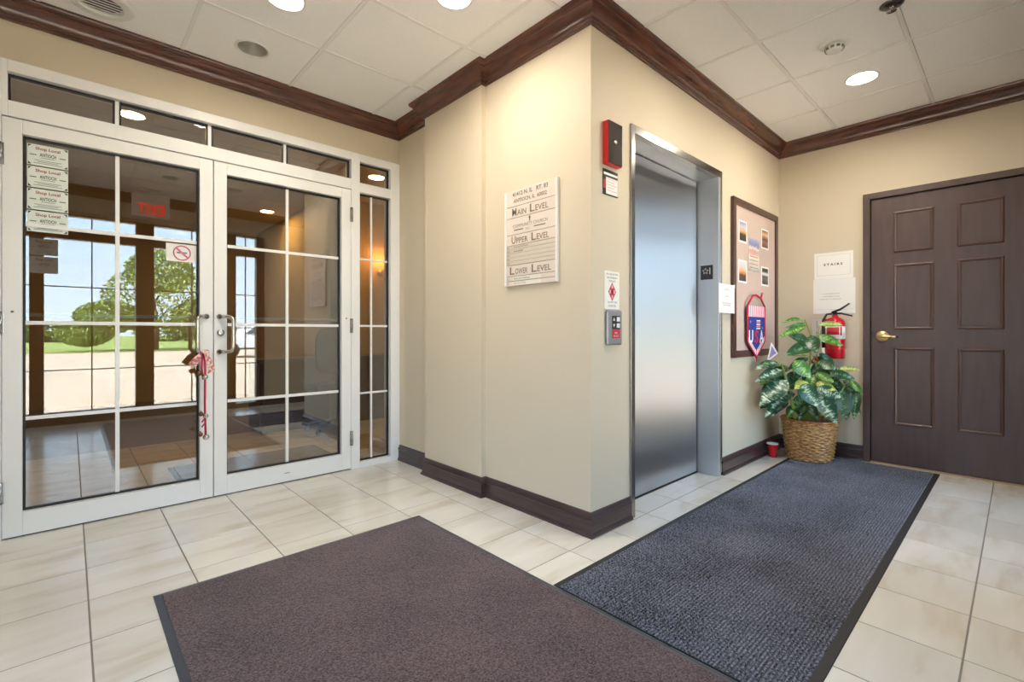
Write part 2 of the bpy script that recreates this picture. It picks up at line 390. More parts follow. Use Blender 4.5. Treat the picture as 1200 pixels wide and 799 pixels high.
# ---- ceiling: slab, panels, tee bars
CEIL = box('ceiling', mat('plenum', (120, 120, 118), .9), XL-.12, XS+.16, YB-.12, 12.7, 2.93, 3.0, kind='structure', label='white lay-in panel ceiling in a thin metal grid', cat='ceiling')
GX = [.49+.611*k for k in range(-3, 8)]; GY = [.437+.602*k for k in range(-2, 7)]
LIT, OFF = [(.80, 2.546), (1.417, 1.95), (3.857, .719), (2.60, .745)], [(.797, 3.13), (.81, .735), (1.43, .70)]
VENTP, SMOKEP = (.115, 3.225), (3.278, .742)
PMS = {}
def in_room(cx, cy, m=.0):
    return XL < cx < XS and YB < cy < YE or XL < cx < 2.0 and YB < cy < YD
zc = HC-.002
for i in range(len(GX)-1):
    for j in range(len(GY)-1):
        x0, x1 = max(GX[i], XL), min(GX[i+1], XS); y0, y1 = max(GY[j], YB), min(GY[j+1], YD)
        if x1-x0 < .03 or y1-y0 < .03: continue
        if x0 > 1.95 and y0 > YE-.05: continue
        x0 += .010; x1 -= .010; y0 += .010; y1 -= .010
        hole = [(hx, hy, .082) for hx, hy in LIT+OFF if x0 < hx < x1 and y0 < hy < y1]+([(VENTP[0], VENTP[1], .10)] if x0 < VENTP[0] < x1 and y0 < VENTP[1] < y1 else [])
        b = B(); cx, cy = (x0+x1)/2, (y0+y1)/2
        if hole:
            hx, hy, r = hole[0]
            ang = sorted([2*PI*k/32 for k in range(32)]+[math.atan2(cy_-hy, cx_-hx) % (2*PI) for cx_ in (x0, x1) for cy_ in (y0, y1)])
            vi = []; vo = []
            for a in ang:
                ca, sa = math.cos(a), math.sin(a)
                t = min(((x1-hx)/ca if ca > 1e-9 else 1e9), ((x0-hx)/ca if ca < -1e-9 else 1e9), ((y1-hy)/sa if sa > 1e-9 else 1e9), ((y0-hy)/sa if sa < -1e-9 else 1e9))
                vi.append((hx+r*ca, hy+r*sa)); vo.append((hx+t*ca, hy+t*sa))
            n = len(ang); vs = [(*p, zc) for p in vi]+[(*p, zc) for p in vo]+[(*p, zc+.018) for p in vi]+[(*p, zc+.018) for p in vo]
            fs = []
            for k in range(n):
                q = (k+1) % n
                fs += [(k, q, n+q, n+k), (2*n+k, 3*n+k, 3*n+q, 2*n+q), (k, 2*n+k, 2*n+q, q), (n+k, n+q, 3*n+q, 3*n+k)]
            b.add(vs, fs); b.obj('ceiling_panel', ceil_m, CEIL)
        else:
            w, d = round(x1-x0, 3), round(y1-y0, 3)
            if (w, d) not in PMS:
                c = .004
                b.add([(-w/2,-d/2,.02),(w/2,-d/2,.02),(w/2,d/2,.02),(-w/2,d/2,.02),(-w/2,-d/2,c),(w/2,-d/2,c),(w/2,d/2,c),(-w/2,d/2,c),
                       (-w/2+c,-d/2+c,0),(w/2-c,-d/2+c,0),(w/2-c,d/2-c,0),(-w/2+c,d/2-c,0)],
                      [(0,1,2,3),(0,1,5,4),(1,2,6,5),(2,3,7,6),(3,0,4,7),(4,5,9,8),(5,6,10,9),(6,7,11,10),(7,4,8,11),(8,9,10,11)])
                PMS[(w, d)] = b.mesh('ceiling_panel', ceil_m)
            o = bpy.data.objects.new('ceiling_panel', PMS[(w, d)]); COL.objects.link(o); o.parent = CEIL
            o.location = Vector((cx, cy, zc))-CEIL.location
for x in GX:
    if XL < x < XS: box('tee_bar', tee_m, x-.0095, x+.0095, YB, (YD if x < 1.95 else YE), HC-.006, HC+.02, CEIL)
for y in GY:
    if YB < y < YD: box('tee_bar', tee_m, XL, (XS if y < YE else 1.99), y-.0095, y+.0095, HC-.0055, HC+.02, CEIL)
box('lobby_ceiling', inw, XL, 4.7, YD+.12, 9.1, HC, HC+.03, CEIL)

# ---- portal for daylight through the storefront opening
pd = bpy.data.lights.new('storefront_daylight_portal', 'AREA'); pd.shape = 'RECTANGLE'; pd.size = 3.0; pd.size_y = 2.4; pd.cycles.is_portal = True
po = bpy.data.objects.new('storefront_daylight_portal', pd); COL.objects.link(po); po.location = (.52, YB-.11, 1.2); po.rotation_euler = (PI/2, 0, 0)
pd3 = bpy.data.lights.new('added_back_window_portal', 'AREA'); pd3.shape = 'RECTANGLE'; pd3.size = 1.7; pd3.size_y = 2.4; pd3.cycles.is_portal = True
po3 = bpy.data.objects.new('added_back_window_portal', pd3); COL.objects.link(po3); po3.location = (3.6, YB-.11, 1.2); po3.rotation_euler = (PI/2, 0, 0)
pd2 = bpy.data.lights.new('added_side_window_portal', 'AREA'); pd2.shape = 'RECTANGLE'; pd2.size = 2.4; pd2.size_y = 2.4; pd2.cycles.is_portal = True
po2 = bpy.data.objects.new('added_side_window_portal', pd2); COL.objects.link(po2); po2.location = (XL-.115, .86, 1.2); po2.rotation_euler = (PI/2, 0, -PI/2)

# ---- entrance frame with transom and sidelight
FY0, FY1 = YD-.012, YD+.10
GYP = YD+.035                                    # glass plane
fr = empty('window_1', (.86, YD, 0), 'white entrance frame with glazed transom and narrow sidelight', 'window frame', kind='structure')
for q in ((-.272, -.254, 0, 2.432), (1.573, 1.642, 0, 2.432), (1.905, 1.988, 0, 2.432)): box('jamb', white, q[0], q[1], FY0, FY1, q[2], q[3], fr, .003)
box('jamb', white, -.254, -.232, FY0, FY1, 2.146, 2.432, fr, .003)
box('head', white, -.232, 1.573, FY0, FY1, 2.372, 2.432, fr, .003); box('head', white, 1.642, 1.905, FY0, FY1, 2.372, 2.432, fr, .003)
box('transom_bar', white, -.232, 1.573, FY0, FY1, 2.146, 2.226, fr, .003)
box('sidelight_bar', white, 1.642, 1.905, FY0, FY1, 2.135, 2.210, fr, .003)
box('sidelight_sill', white, 1.642, 1.905, FY0, FY1, 0, .045, fr, .003)
def glazing(parent, x0, x1, z0, z1, mx=(), mz=(), g=.010, mw=.018, mat_='door_glass'):
    box('pane', MATS[mat_], x0, x1, GYP, GYP+.006, z0, z1, parent)
    for q in ((x0, x0+g, z0, z1), (x1-g, x1, z0, z1), (x0+g, x1-g, z0, z0+g), (x0+g, x1-g, z1-g, z1)):
        box('gasket', gask, q[0], q[1], GYP-.010, GYP+.012, q[2], q[3], parent)
    for x in mx:
        box('muntin', white, x-mw/2, x+mw/2, GYP-.007, GYP, z0+g, z1-g, parent)
    for z in mz:
        xs = [x0+g]+[v for x in mx for v in (x-mw/2, x+mw/2)]+[x1-g]
        for k in range(0, len(xs), 2): box('muntin', white, xs[k], xs[k+1], GYP-.007, GYP, z-mw/2, z+mw/2, parent)
for a, b_ in ((-.232, .196), (.196, .650), (.650, 1.103), (1.103, 1.573)): glazing(fr, a+(.009 if a > 0 else 0), b_-(.009 if b_ < 1.5 else 0), 2.226, 2.372)
for x in (.196, .650, 1.103): box('transom_muntin', white, x-.009, x+.009, GYP-.01, GYP+.012, 2.226, 2.372, fr)
glazing(fr, 1.642, 1.905, 2.210, 2.372); glazing(fr, 1.642, 1.905, .045, 2.135, (1.756,), (1.625, 1.10, .572), mw=.015)

def leaf_door(name, x0, x1, label, hinge_side, mx):
    d = empty(name, ((x0+x1)/2, YD, 0), label, 'door', kind='structure')
    y0, y1 = YD-.008, YD+.048; st = .072
    box('stile', white, x0, x0+st, y0, y1, .008, 2.140, d, .003); box('stile', white, x1-st, x1, y0, y1, .008, 2.140, d, .003)
    box('top_rail', white, x0+st, x1-st, y0, y1, 2.068, 2.140, d, .003); box('bottom_rail', white, x0+st, x1-st, y0, y1, .008, .126, d, .003)
    glazing(d, x0+st, x1-st, .126, 2.068, (mx,), (1.612, 1.10, .602), mw=.019)
    box('sweep', blackp, x0+.005, x1-.005, y0+.01, y1-.01, .002, .009, d)
    B().tube([(x0+st, YD+.10, 1.143), (x1-st, YD+.10, 1.143)], .010).obj('push_bar', white, d)
    for q in (x0+st-.01, x1-st-.004): box('push_bar_bracket', white, q, q+.014, y1, YD+.105, 1.130, 1.156, d)
    hx = x0-.004 if hinge_side < 0 else x1+.004
    for z in (.24, 1.10, 1.95):
        h = B(); h.lathe([(.008, -.055), (.008, .055)], (hx, y0-.006, z), seg=12); h.box(hx-.012, hx+.012, y0-.004, y0, z-.055, z+.055); h.obj('hinge', steel_p, d)
    # offset pull handle
    mxh = x1-.036 if hinge_side < 0 else x0+.030; dx = -.060 if hinge_side < 0 else .062
    pts = []; yb = y0; za, zb = .925, 1.150
    def arc(p0, p1, p2, n=6): return [(Vector(p0)*(1-t)**2+Vector(p1)*2*t*(1-t)+Vector(p2)*t*t) for t in [k/n for k in range(n+1)]]
    A = Vector((mxh, yb, za)); Bq = Vector((mxh+dx, yb-.075, za)); Cq = Vector((mxh+dx, yb-.075, zb)); Dq = Vector((mxh, yb, zb))
    u1 = (Bq-A).normalized()
    pts = [A]+arc(Bq-u1*.035, Bq, Bq+Vector((0, 0, .035)))+arc(Cq-Vector((0, 0, .035)), Cq, Cq-u1*.035)+[Dq]
    hd = B(); hd.tube(pts, .0115, 12); h = hd.obj('handle', chrome, d)
    for z in (za, zb): B().lathe([(.016, -.004), (.016, 0)], (mxh, yb, z), 'y', 16).obj('rosette', chrome, h)
    return d
dl = leaf_door('door_1', -.252, .663, 'white glazed entrance door leaf with bells on its pull handle', -1, .198)
dr = leaf_door('door_2', .668, 1.571, 'white glazed entrance door leaf beside the sidelight', 1, 1.120)
lk = B(); lk.lathe([(.021, 0), (.021, -.008), (.016, -.011), (.012, -.012)], (.705, YD-.008, 1.048), 'y', 20); lk.obj('lock_cylinder', steel_p, dr)
for d, x in ((dl, -.215), (dr, 1.535)):
    B().lathe([(.006, 0), (.006, -.003)], (x, YD-.008, 1.155), 'y', 10).obj('screw', inkg, d)
box('maker_plate', inkg, 1.09, 1.125, YD-.0095, YD-.008, .066, .071, dr)

# ---- stair door
sd = empty('door_3', (XS, .37, 0), 'dark brown six-panel stair door with brass lever', 'door', kind='structure')
box('frame_jamb', doorb, XS-.016, XS+.10, .827, .874, 0, 2.170, sd, .003); box('frame_jamb', doorb, XS-.016, XS+.10, -.145, -.098, 0, 2.170, sd, .003)
box('frame_head', doorb, XS-.016, XS+.10, -.098, .827, 2.123, 2.170, sd, .003)
box('threshold', mat('threshold_tan', (176, 150, 118), .6), XS-.018, XS+.10, -.098, .827, .0005, .010, sd, .002)
box('slab', doorb, XS+.006, XS+.050, -.094, .822, .012, 2.118, sd, .002)
for (ya, yb_, z0, z1) in ((.680, .441, 1.676, 1.997), (.312, .074, 1.676, 1.997), (.680, .441, 1.073, 1.583), (.312, .074, 1.073, 1.583), (.677, .439, .326, .932), (.309, .074, .326, .932)):
    b = B(); x = XS+.006
    rings = [(0, 0), (.004, .008), (.010, .010), (.017, .005), (.022, -.004), (.028, -.005)]        # inset, proud
    vs = []
    for ins, pr in rings:
        vs += [(x-pr, yb_+ins, z0+ins), (x-pr, ya-ins, z0+ins), (x-pr, ya-ins, z1-ins), (x-pr, yb_+ins, z1-ins)]
    fs = [(4*i+k, 4*i+(k+1) % 4, 4*i+4+(k+1) % 4, 4*i+4+k) for i in range(len(rings)-1) for k in range(4)]
    b.add(vs, fs); p = b.obj('panel_moulding', mat('brown_moulding', (92, 66, 56), .35), sd)
    ins = .028
    box('panel', doorb, x-.003, x+.006, yb_+ins, ya-ins, z0+ins, z1-ins, sd)
x = XS+.006
lv = B(); lv.lathe([(.044, 0), (.044, -.006), (.036, -.013), (.018, -.017)], (x, .752, 1.018), 'x', 24)
lv = lv.obj('lever_handle', gold, sd)
B().tube([(x-.012, .752, 1.018), (x-.046, .752, 1.018)], .011, 12).obj('lever_neck', gold, lv)
B().tube([(x-.050, .762, 1.018), (x-.052, .74, 1.018), (x-.050, .70, 1.017), (x-.046, .658, 1.014)], [.012, .013, .011, .009], 12).obj('lever_grip', gold, lv)
B().tube([(x-.046, .658, 1.014), (x-.045, .645, 1.014)], .008, 12).obj('lever_tip', blackp, lv)
box('latch_plate', blackp, x-.002, x+.001, .812, .822, .975, 1.06, sd)

# ---- elevator
el = empty('door_4', (2.9, YE, 0), 'brushed steel elevator entrance with a single closed panel', 'elevator', kind='structure')
ex0, ex1, ez1 = 2.348, 3.446, 2.180; yd = 1.655
box('jamb', steel_p, 2.309, ex0, YE-.012, yd+.01, 0, 2.228, el, .002); box('jamb', steel_p, ex1+.032, 3.503, YE-.012, YE+.05, 0, 2.228, el, .002)
box('return_panel', satin, ex1, ex1+.032, YE-.010, yd+.01, 0, ez1+.02, el, .002)
box('frame_head', steel_p, ex0, 3.478, YE-.012, YE+.03, ez1, 2.228, el, .002)
box('head_soffit', satin, ex0, ex1, YE+.03, yd+.02, ez1, ez1+.02, el)
box('door_panel', steel, ex0, ex1-.012, yd, yd+.03, .010, ez1-.004, el, .002)
box('shaft_gap', gask, ex0, ex1, yd+.031, yd+.036, 0, ez1, el)
box('sill', mat('sill_metal', (60, 60, 64), .5, metal=.6), ex0, ex1, yd-.006, yd+.03, .0005, .006, el)
fp = box('floor_plate', mat('plate_charcoal', (62, 62, 66), .5), ex1-.003, ex1, 1.535, 1.627, 1.440, 1.545, el, .001)
whitep = mat('plate_letters', (226, 226, 226), .5)
ex, ey = (0, 1, 0), (0, 0, 1)
def star(cx, cz, R, r, n=5): return [(cx+(R if k % 2 == 0 else r)*math.sin(PI*k/n), cz+(R if k % 2 == 0 else r)*math.cos(PI*k/n)) for k in range(2*n)]
exx = (0, -1, 0)
so, si = star(0, 0, .026, .013), star(0, 0, .018, .009)
b = B(); o = Vector((ex1-.0035, 1.590, 1.502)); A = [o+Vector((0, -p[0], p[1])) for p in so]; C = [o+Vector((0, -p[0], p[1])) for p in si]
A2 = [p+Vector((-.001, 0, 0)) for p in A]; C2 = [p+Vector((-.001, 0, 0)) for p in C]
b.add(A2+C2+A+C, [(k, (k+1) % 10, 10+(k+1) % 10, 10+k) for k in range(10)]+[(k, (k+1) % 10, 20+(k+1) % 10, 20+k) for k in range(10)]); b.obj('star_mark', whitep, fp)
text('numeral', '1', whitep, (ex1-.0035, 1.557, 1.502), exx, ey, fp, h=.048, bold=.01)

# ---- storefront behind the viewer (seen mirrored in the entrance glass)
sf = empty('window_2', (.5, YB, 0), 'bronze storefront glazing with thin dark muntins facing the car park', 'window', kind='structure')
SY0, SY1 = YB-.09, YB+.02
posts = [(-1.0, -.93), (-.33, -.215), (.59, .77), (1.58, 1.68), (1.94, 2.04)]
for a, b_ in posts: box('post', bronze, a, b_, SY0, SY1, 0, 2.40, sf, .003)
for k in range(4):
    a, b_ = posts[k][1], posts[k+1][0]; bt = .14 if k < 3 else .06
    box('sill_rail', bronze, a, b_, SY0, SY1, 0, bt, sf, .003); box('head_rail', bronze, a, b_, SY0, SY1, 2.385, 2.40, sf)
    box('header_rail', bronze, a, b_, SY0, SY1, 2.115, 2.24, sf, .003)
    box('pane', MATS['store_glass'], a, b_, YB-.04, YB-.034, bt, 2.115, sf); box('pane', MATS['store_glass'], a, b_, YB-.04, YB-.034, 2.24, 2.385, sf)
    mxs = [(a+b_)/2]
    for xx in mxs:
        box('muntin', bronze, xx-.006, xx+.006, YB-.050, YB-.030, bt, 2.115, sf); box('muntin', bronze, xx-.006, xx+.006, YB-.050, YB-.030, 2.24, 2.385, sf)
    for z in (1.574, 1.112, .616):
        box('muntin', bronze, a, b_, YB-.052, YB-.041, z-.006, z+.006, sf)

sw = empty('added_side_window', (XL, .85, 0), 'added bronze side glazing left of the entrance doors, out of view, lets in daylight', 'window', kind='structure')  # unseen glazing, added to bring more daylight in from the left
sp = [(YB, YB+.05), (.82, .90), (1.98, 2.06)]
for a, b_ in sp: box('post', bronze, XL-.10, XL, a, b_, 0, 2.40, sw, .003)
for k in range(2):
    a, b_ = sp[k][1], sp[k+1][0]
    for q in ((0, .14), (2.115, 2.24), (2.385, 2.40)): box('rail', bronze, XL-.10, XL, a, b_, *q, sw)
    box('pane', MATS['store_glass'], XL-.05, XL-.044, a, b_, .14, 2.115, sw); box('pane', MATS['store_glass'], XL-.05, XL-.044, a, b_, 2.24, 2.385, sw)
    yy = (a+b_)/2; box('muntin', bronze, XL-.06, XL-.04, yy-.006, yy+.006, .14, 2.115, sw)
    for z in (1.574, 1.112, .616): box('muntin', bronze, XL-.062, XL-.051, a, b_, z-.006, z+.006, sw)
bw_ = empty('added_back_window', (3.6, YB, 0), 'added bronze window facing the elevator, out of view, lets in daylight', 'window', kind='structure')  # unseen window, added to bring daylight into the elevator alcove
bp = [(2.75, 2.83), (3.56, 3.64), (4.37, 4.45)]
for a, b_ in bp: box('post', bronze, a, b_, SY0, SY1, 0, 2.40, bw_, .003)
for k in range(2):
    a, b_ = bp[k][1], bp[k+1][0]
    for q in ((0, .14), (2.115, 2.24), (2.385, 2.40)): box('rail', bronze, a, b_, SY0, SY1, *q, bw_)
    box('pane', MATS['clear_glass'], a, b_, YB-.04, YB-.034, .14, 2.115, bw_); box('pane', MATS['clear_glass'], a, b_, YB-.04, YB-.034, 2.24, 2.385, bw_)
    xx = (a+b_)/2; box('muntin', bronze, xx-.006, xx+.006, YB-.050, YB-.030, .14, 2.115, bw_)
    for z in (1.574, 1.112, .616): box('muntin', bronze, a, b_, YB-.052, YB-.041, z-.006, z+.006, bw_)
# ================================================================== CEILING FITTINGS
trimw = mat('trim_white', (224, 224, 220), .4)
lens = mat('lamp_lens', (255, 250, 225), .4, emit=((255, 244, 226), LENS_GLOW))
refl = mat('reflector', (214, 212, 206), .38, metal=.75)
can_m = mat('can_dark', (80, 78, 74), .6)
def downlight(x, y, lit, label, z=HC, group=None):
    d = empty('recessed_downlight', (x, y, z), label, 'ceiling light', group)
    B().lathe([(.079, .032), (.079, -.001), (.090, -.006), (.096, -.003), (.096, .0)], (x, y, z), seg=32, cap=False).obj('trim_ring', trimw, d)
    if lit:
        B().lathe([(.0785, .030), (.0785, .022), (.05, .020), (.002, .019)], (x, y, z), seg=32).obj('lens', lens, d)
    else:
        B().lathe([(.079, 0), (.074, .05), (.058, .10), (.03, .125), (.002, .13)], (x, y, z), seg=32, cap=False).obj('reflector', refl, d)
        B().lathe([(.004, .06), (.022, .075), (.026, .10), (.014, .126)], (x, y, z), seg=16).obj('bulb', mat('bulb_off', (215, 210, 200), .3), d)
    return d
downlight(*LIT[0], True, 'lit recessed downlight near the entrance doors, cut by the top edge')
downlight(*LIT[1], True, 'lit recessed downlight above the directory wall, at the top edge')
downlight(*LIT[2], True, 'lit recessed downlight in the ceiling near the stair door')
downlight(*OFF[0], False, 'unlit metal recessed downlight above the entrance doors')
downlight(*LIT[3], True, 'recessed downlight before the elevator, just beyond the top edge, its glow added')  # glow added to this fitting to brighten the elevator and alcove
downlight(*OFF[1], False, 'unlit recessed downlight reflected in the left entrance door')
downlight(*OFF[2], False, 'unlit recessed downlight reflected in the right entrance door')

vx, vy = VENTP
v = empty('ceiling_vent', (vx, vy, HC), 'round white ceiling vent with dark louvres at top left', 'vent')
B().lathe([(.088, .006), (.090, -.010), (.098, -.016), (.104, -.010), (.112, -.016), (.120, -.010), (.128, -.013), (.140, -.004), (.142, 0)], (vx, vy, HC), seg=40, cap=False).obj('vent_ring', trimw, v)
B().lathe([(.10, .06), (.001, .061)], (vx, vy, HC), seg=32, cap=False).obj('vent_duct', gask, v)
B().lathe([(.10, .0), (.10, .06)], (vx, vy, HC), seg=32, cap=False).obj('vent_collar', can_m, v)
for k in range(-3, 4):
    yy = k*.025; w = math.sqrt(max(.0884**2-yy*yy, 0)); q = [(yy-.011, -.009), (yy+.009, .002), (yy+.011, -.002), (yy-.009, -.013)]
    b = B(); b.add([(vx-w, vy+p[0], HC+p[1]) for p in q]+[(vx+w, vy+p[0], HC+p[1]) for p in q], [(0, 1, 2, 3), (7, 6, 5, 4), (0, 1, 5, 4), (1, 2, 6, 5), (2, 3, 7, 6), (3, 0, 4, 7)]); b.obj('louvre', trimw, v)
sx, sy = SMOKEP
s = empty('smoke_detector', (sx, sy, HC), 'white smoke detector on the ceiling', 'smoke detector')
B().lathe([(.074, 0), (.076, -.006), (.070, -.012), (.05, -.014)], (sx, sy, HC), seg=32).obj('base_plate', trimw, s)
B().lathe([(.05, -.014), (.046, -.036), (.036, -.046), (.03, -.048), (.002, -.049)], (sx, sy, HC), seg=32).obj('sensor_head', trimw, s)
for k in range(10):
    a = 2*PI*k/10; b = B(); ca, sa = math.cos(a), math.sin(a)
    for r0, r1 in ((.040, .0485),):
        b.add([(sx+r*ca-w*sa, sy+r*sa+w*ca, HC+z) for z in (-.039, -.027) for r in (r0, r1) for w in (-.009, .009)],
              [(0, 1, 3, 2), (4, 5, 7, 6), (0, 1, 5, 4), (2, 3, 7, 6), (0, 2, 6, 4), (1, 3, 7, 5)]); b.obj('vent_slot', inkg, s)
qx, qy = 3.10, .452
s = empty('fire_sprinkler', (qx, qy, HC), 'dark metal fire sprinkler head in the ceiling, cut by the top edge', 'sprinkler')
B().lathe([(.05, 0), (.052, -.004), (.040, -.012), (.014, -.013)], (qx, qy, HC), seg=24).obj('escutcheon', mat('dark_metal', (92, 90, 88), .3, metal=1), s)
B().tube([(qx, qy, HC-.006), (qx, qy, HC-.018)], .010).obj('sprinkler_body', steel_p, s)
for sg in (-1, 1): B().tube([(qx+sg*.010, qy, HC-.014), (qx+sg*.016, qy, HC-.024), (qx+sg*.004, qy, HC-.034)], .003, 8).obj('frame_arm', steel_p, s)
B().lathe([(.022, -.034), (.022, -.036)], (qx, qy, HC), seg=20).obj('deflector', steel_p, s)
for k in range(3):
    a = 2*PI*k/3+.4; B().lathe([(.008, -.012), (.008, -.016)], (qx+.032*math.cos(a), qy+.032*math.sin(a), HC), seg=10).obj('cap_screw', gask, s)

# exit sign hanging under the ceiling, seen mirrored in the left door
e = empty('exit_sign', (.70, .06, 2.40), 'white hanging exit sign with red letters, mirrored in the door glass', 'exit sign')
box('sign_canopy', trimw, .60, .80, .035, .085, 2.715, HC-.006, e, .004); box('sign_stem', trimw, .69, .71, .05, .07, 2.68, 2.715, e)
box('sign_face', mat('sign_white', (226, 224, 220), .4), .52, .88, .045, .075, 2.41, 2.68, e, .004)
text('letters', 'EXIT', mat('exit_red', (226, 44, 38), .5, emit=((255, 40, 30), .25)), (.70, .0755, 2.50), (-1, 0, 0), (0, 0, 1), e, h=.13, max_w=.26, bold=.03)

# ================================================================== MATS
def mat_rug(name, x0, x1, y0, y1, carpet, rubber, border, label, ends=(1, 1, 1, 1), h=.009, ribs=False):
    r = empty(name, ((x0+x1)/2, (y0+y1)/2, 0), label, 'doormat')
    bw = border; b = B()
    xi0, xi1, yi0, yi1 = x0+bw*ends[0], x1-bw*ends[1], y0+bw*ends[2], y1-bw*ends[3]
    b.add([(x0, y0, .001), (x1, y0, .001), (x1, y1, .001), (x0, y1, .001), (x0+.002, y0+.002, .003), (x1-.002, y0+.002, .003), (x1-.002, y1-.002, .003), (x0+.002, y1-.002, .003),
           (xi0-.002, yi0-.002, .0055), (xi1+.002, yi0-.002, .0055), (xi1+.002, yi1+.002, .0055), (xi0-.002, yi1+.002, .0055)],
          [(0, 1, 2, 3), (0, 1, 5, 4), (1, 2, 6, 5), (2, 3, 7, 6), (3, 0, 4, 7), (4, 5, 9, 8), (5, 6, 10, 9), (6, 7, 11, 10), (7, 4, 8, 11), (8, 9, 10, 11)])
    b.obj('rubber_border', rubber, r)
    b = B()
    if ribs:
        n = int((yi1-yi0)/.0125); p = (yi1-yi0)/n; nx = 110; xs = [xi0+(xi1-xi0)*k/nx for k in range(nx+1)]
        vs = []; fs = []
        prof = [(0, h-.004), (.25, h), (.7, h), (.9, h-.004)]
        ys = [(yi0+(k+f)*p, z) for k in range(n) for f, z in prof]+[(yi1, h-.004)]
        m_ = len(xs)
        for yy, z in ys:
            for q, xx in enumerate(xs): vs.append((xx, yy, z-(.0008 if q % 2 else 0)))
        for i in range(len(ys)-1):
            for q in range(m_-1): fs.append((i*m_+q, i*m_+q+1, (i+1)*m_+q+1, (i+1)*m_+q))
        b.add(vs, fs)
        bx = B().box(xi0, xi1, yi0, yi1, .004, h-.005); b.add(bx.v, bx.f)
        b.obj('carpet_pile', carpet, r)
    else:
        b.box(xi0, xi1, yi0, yi1, .004, h); b.obj('carpet_pile', carpet, r, .002)
    return r
rub_b = mat('rubber_blue_grey', (84, 92, 108), .5); rub_d = mat('rubber_dark', (44, 42, 42), .6); rub_g = mat('rubber_brown_grey', (72, 74, 82), .35)
mat_rug('entrance_mat', .240, 1.462, -.06, 2.348, MATS['brown_carpet'], rub_g, .026, 'plum brown entrance mat in the foreground', h=.0095)
mat_rug('runner_mat', 1.466, 4.695, .402, 1.322, MATS['navy_carpet'], rub_d, .030, 'navy speckled ribbed runner mat leading past the elevator', ends=(0, 1, 1, 1), ribs=True)
mat_rug('lobby_mat', .55, 1.66, 3.70, 4.50, MATS['brown_carpet'], rub_d, .03, 'brown mat on the far side of the right entrance door')

# ================================================================== WALL-MOUNTED THINGS
# directory board
Y0, Y1, Z0, Z1 = 1.717, 2.142, 1.327, 1.897
d = empty('directory_board', (XD, (Y0+Y1)/2, Z0), 'white building directory board with level headings on the stepped wall', 'sign')
box('back_plate', mat('board_back', (120, 106, 90), .5), XD-.010, XD-.0005, Y0+.004, Y1-.004, Z0, Z1, d)
for a, b_ in ((Y0-.002, Y0+.014), (Y1-.014, Y1+.002)): box('side_rail', alu, XD-.020, XD-.0005, a, b_, Z0, Z1, d, .003)
strip = mat('strip_pinkish', (214, 202, 192), .45); stripg = mat('strip_grey', (200, 190, 176), .45); let = mat('letter_taupe', (120, 102, 90), .6); letd = mat('letter_dark', (84, 74, 66), .6)
rows = [(1.897, 1.802, strip), (1.800, 1.733, strip), (1.731, 1.633, strip), (1.631, 1.570, strip)]+[(1.568-.0232*k, 1.568-.0232*(k+1)+.0006, stripg) for k in range(5)]+[(1.450, 1.386, strip), (1.384, 1.357, strip), (1.355, 1.327, strip)]
ST = []
for zt, zb, m_ in rows: ST.append(box('name_strip', m_, XD-.0165, XD-.010, Y0+.014, Y1-.014, zb, zt-.0008, d, .001))
xf = XD-.0168; cyy = (Y0+Y1)/2; EX, EY = (0, -1, 0), (0, 0, 1)
def dt(s, y, z, k, h, m_=let, al='C', mw=.36, bold=.022): return text('lettering', s, m_, (xf, y, z), EX, EY, ST[k], h=h, align=al, max_w=mw, bold=bold)
dt('41412 N. IL   RT. 83', cyy, 1.871, 0, .026, mw=.33); dt('ANTIOCH, IL  60002', cyy, 1.829, 0, .027, mw=.34)
def smallcaps(words, z, k, big, w):
    x = -w/2; unit = []
    tot = sum(1.0*big*.72+.55*big*.78*(len(t)-1) for t in words)+.4*big*(len(words)-1); sc = w/tot
    for t in words:
        bw = big*.72*sc; text('lettering', t[0], let, (xf, cyy-(x+bw/2), z), EX, EY, ST[k], h=big, w=bw*.86, bold=.015); x += bw
        sw = .55*big*.78*(len(t)-1)*sc; text('lettering', t[1:], let, (xf, cyy-(x+sw/2), z-big*.13), EX, EY, ST[k], h=big*.72, w=sw*.95, bold=.012); x += sw+.4*big*sc
smallcaps(['MAIN', 'LEVEL'], 1.766, 1, .046, .30); smallcaps(['UPPER', 'LEVEL'], 1.600, 3, .046, .31); smallcaps(['LOWER', 'LEVEL'], 1.418, 9, .046, .34)
box('logo_mark', let, xf-.0006, xf, cyy-.004, cyy+.004, 1.694, 1.726, ST[2]); box('logo_mark', let, xf-.0006, xf, cyy-.010, cyy+.010, 1.712, 1.717, ST[2])
dt('COMMUNITY CHURCH', cyy, 1.680, 2, .019, inkg, bold=0, mw=.30)
box('logo_bar', letd, xf-.0006, xf, cyy+.055, cyy+.130, 1.655, 1.660, ST[2]); box('logo_bar', letd, xf-.0006, xf, cyy-.125, cyy-.035, 1.655, 1.660, ST[2])
dt('INC.', cyy+.015, 1.652, 2, .012, inkg, bold=0)
for k in range(5): dt('20%d' % (k+1), Y1-.020, 1.5565-.0232*k, 4+k, .012, al='L', bold=0)
dt('Dove and Leaf Realty', Y1-.080, 1.5565, 4, .013, letd, 'L', .23, 0); dt('Accountants', Y1-.080, 1.5333, 5, .011, letd, 'L', .17, .01)
for k, t in ((10, 'Paths and Wellness'), (11, 'Salon Spa of Youth')):
    zz = 1.370 if k == 10 else 1.341
    box('name_slip', mat('slip_pale', (222, 218, 208), .5), xf-.0005, xf, Y0+.12, Y1-.07, zz-.011, zz+.011, ST[k])
    text('lettering', t, letd, (xf-.0006, Y1-.08, zz), EX, EY, ST[k], h=.012, align='L', max_w=.20); dt('1%d' % (k-8), Y1-.022, zz, k, .013, al='L', bold=0)

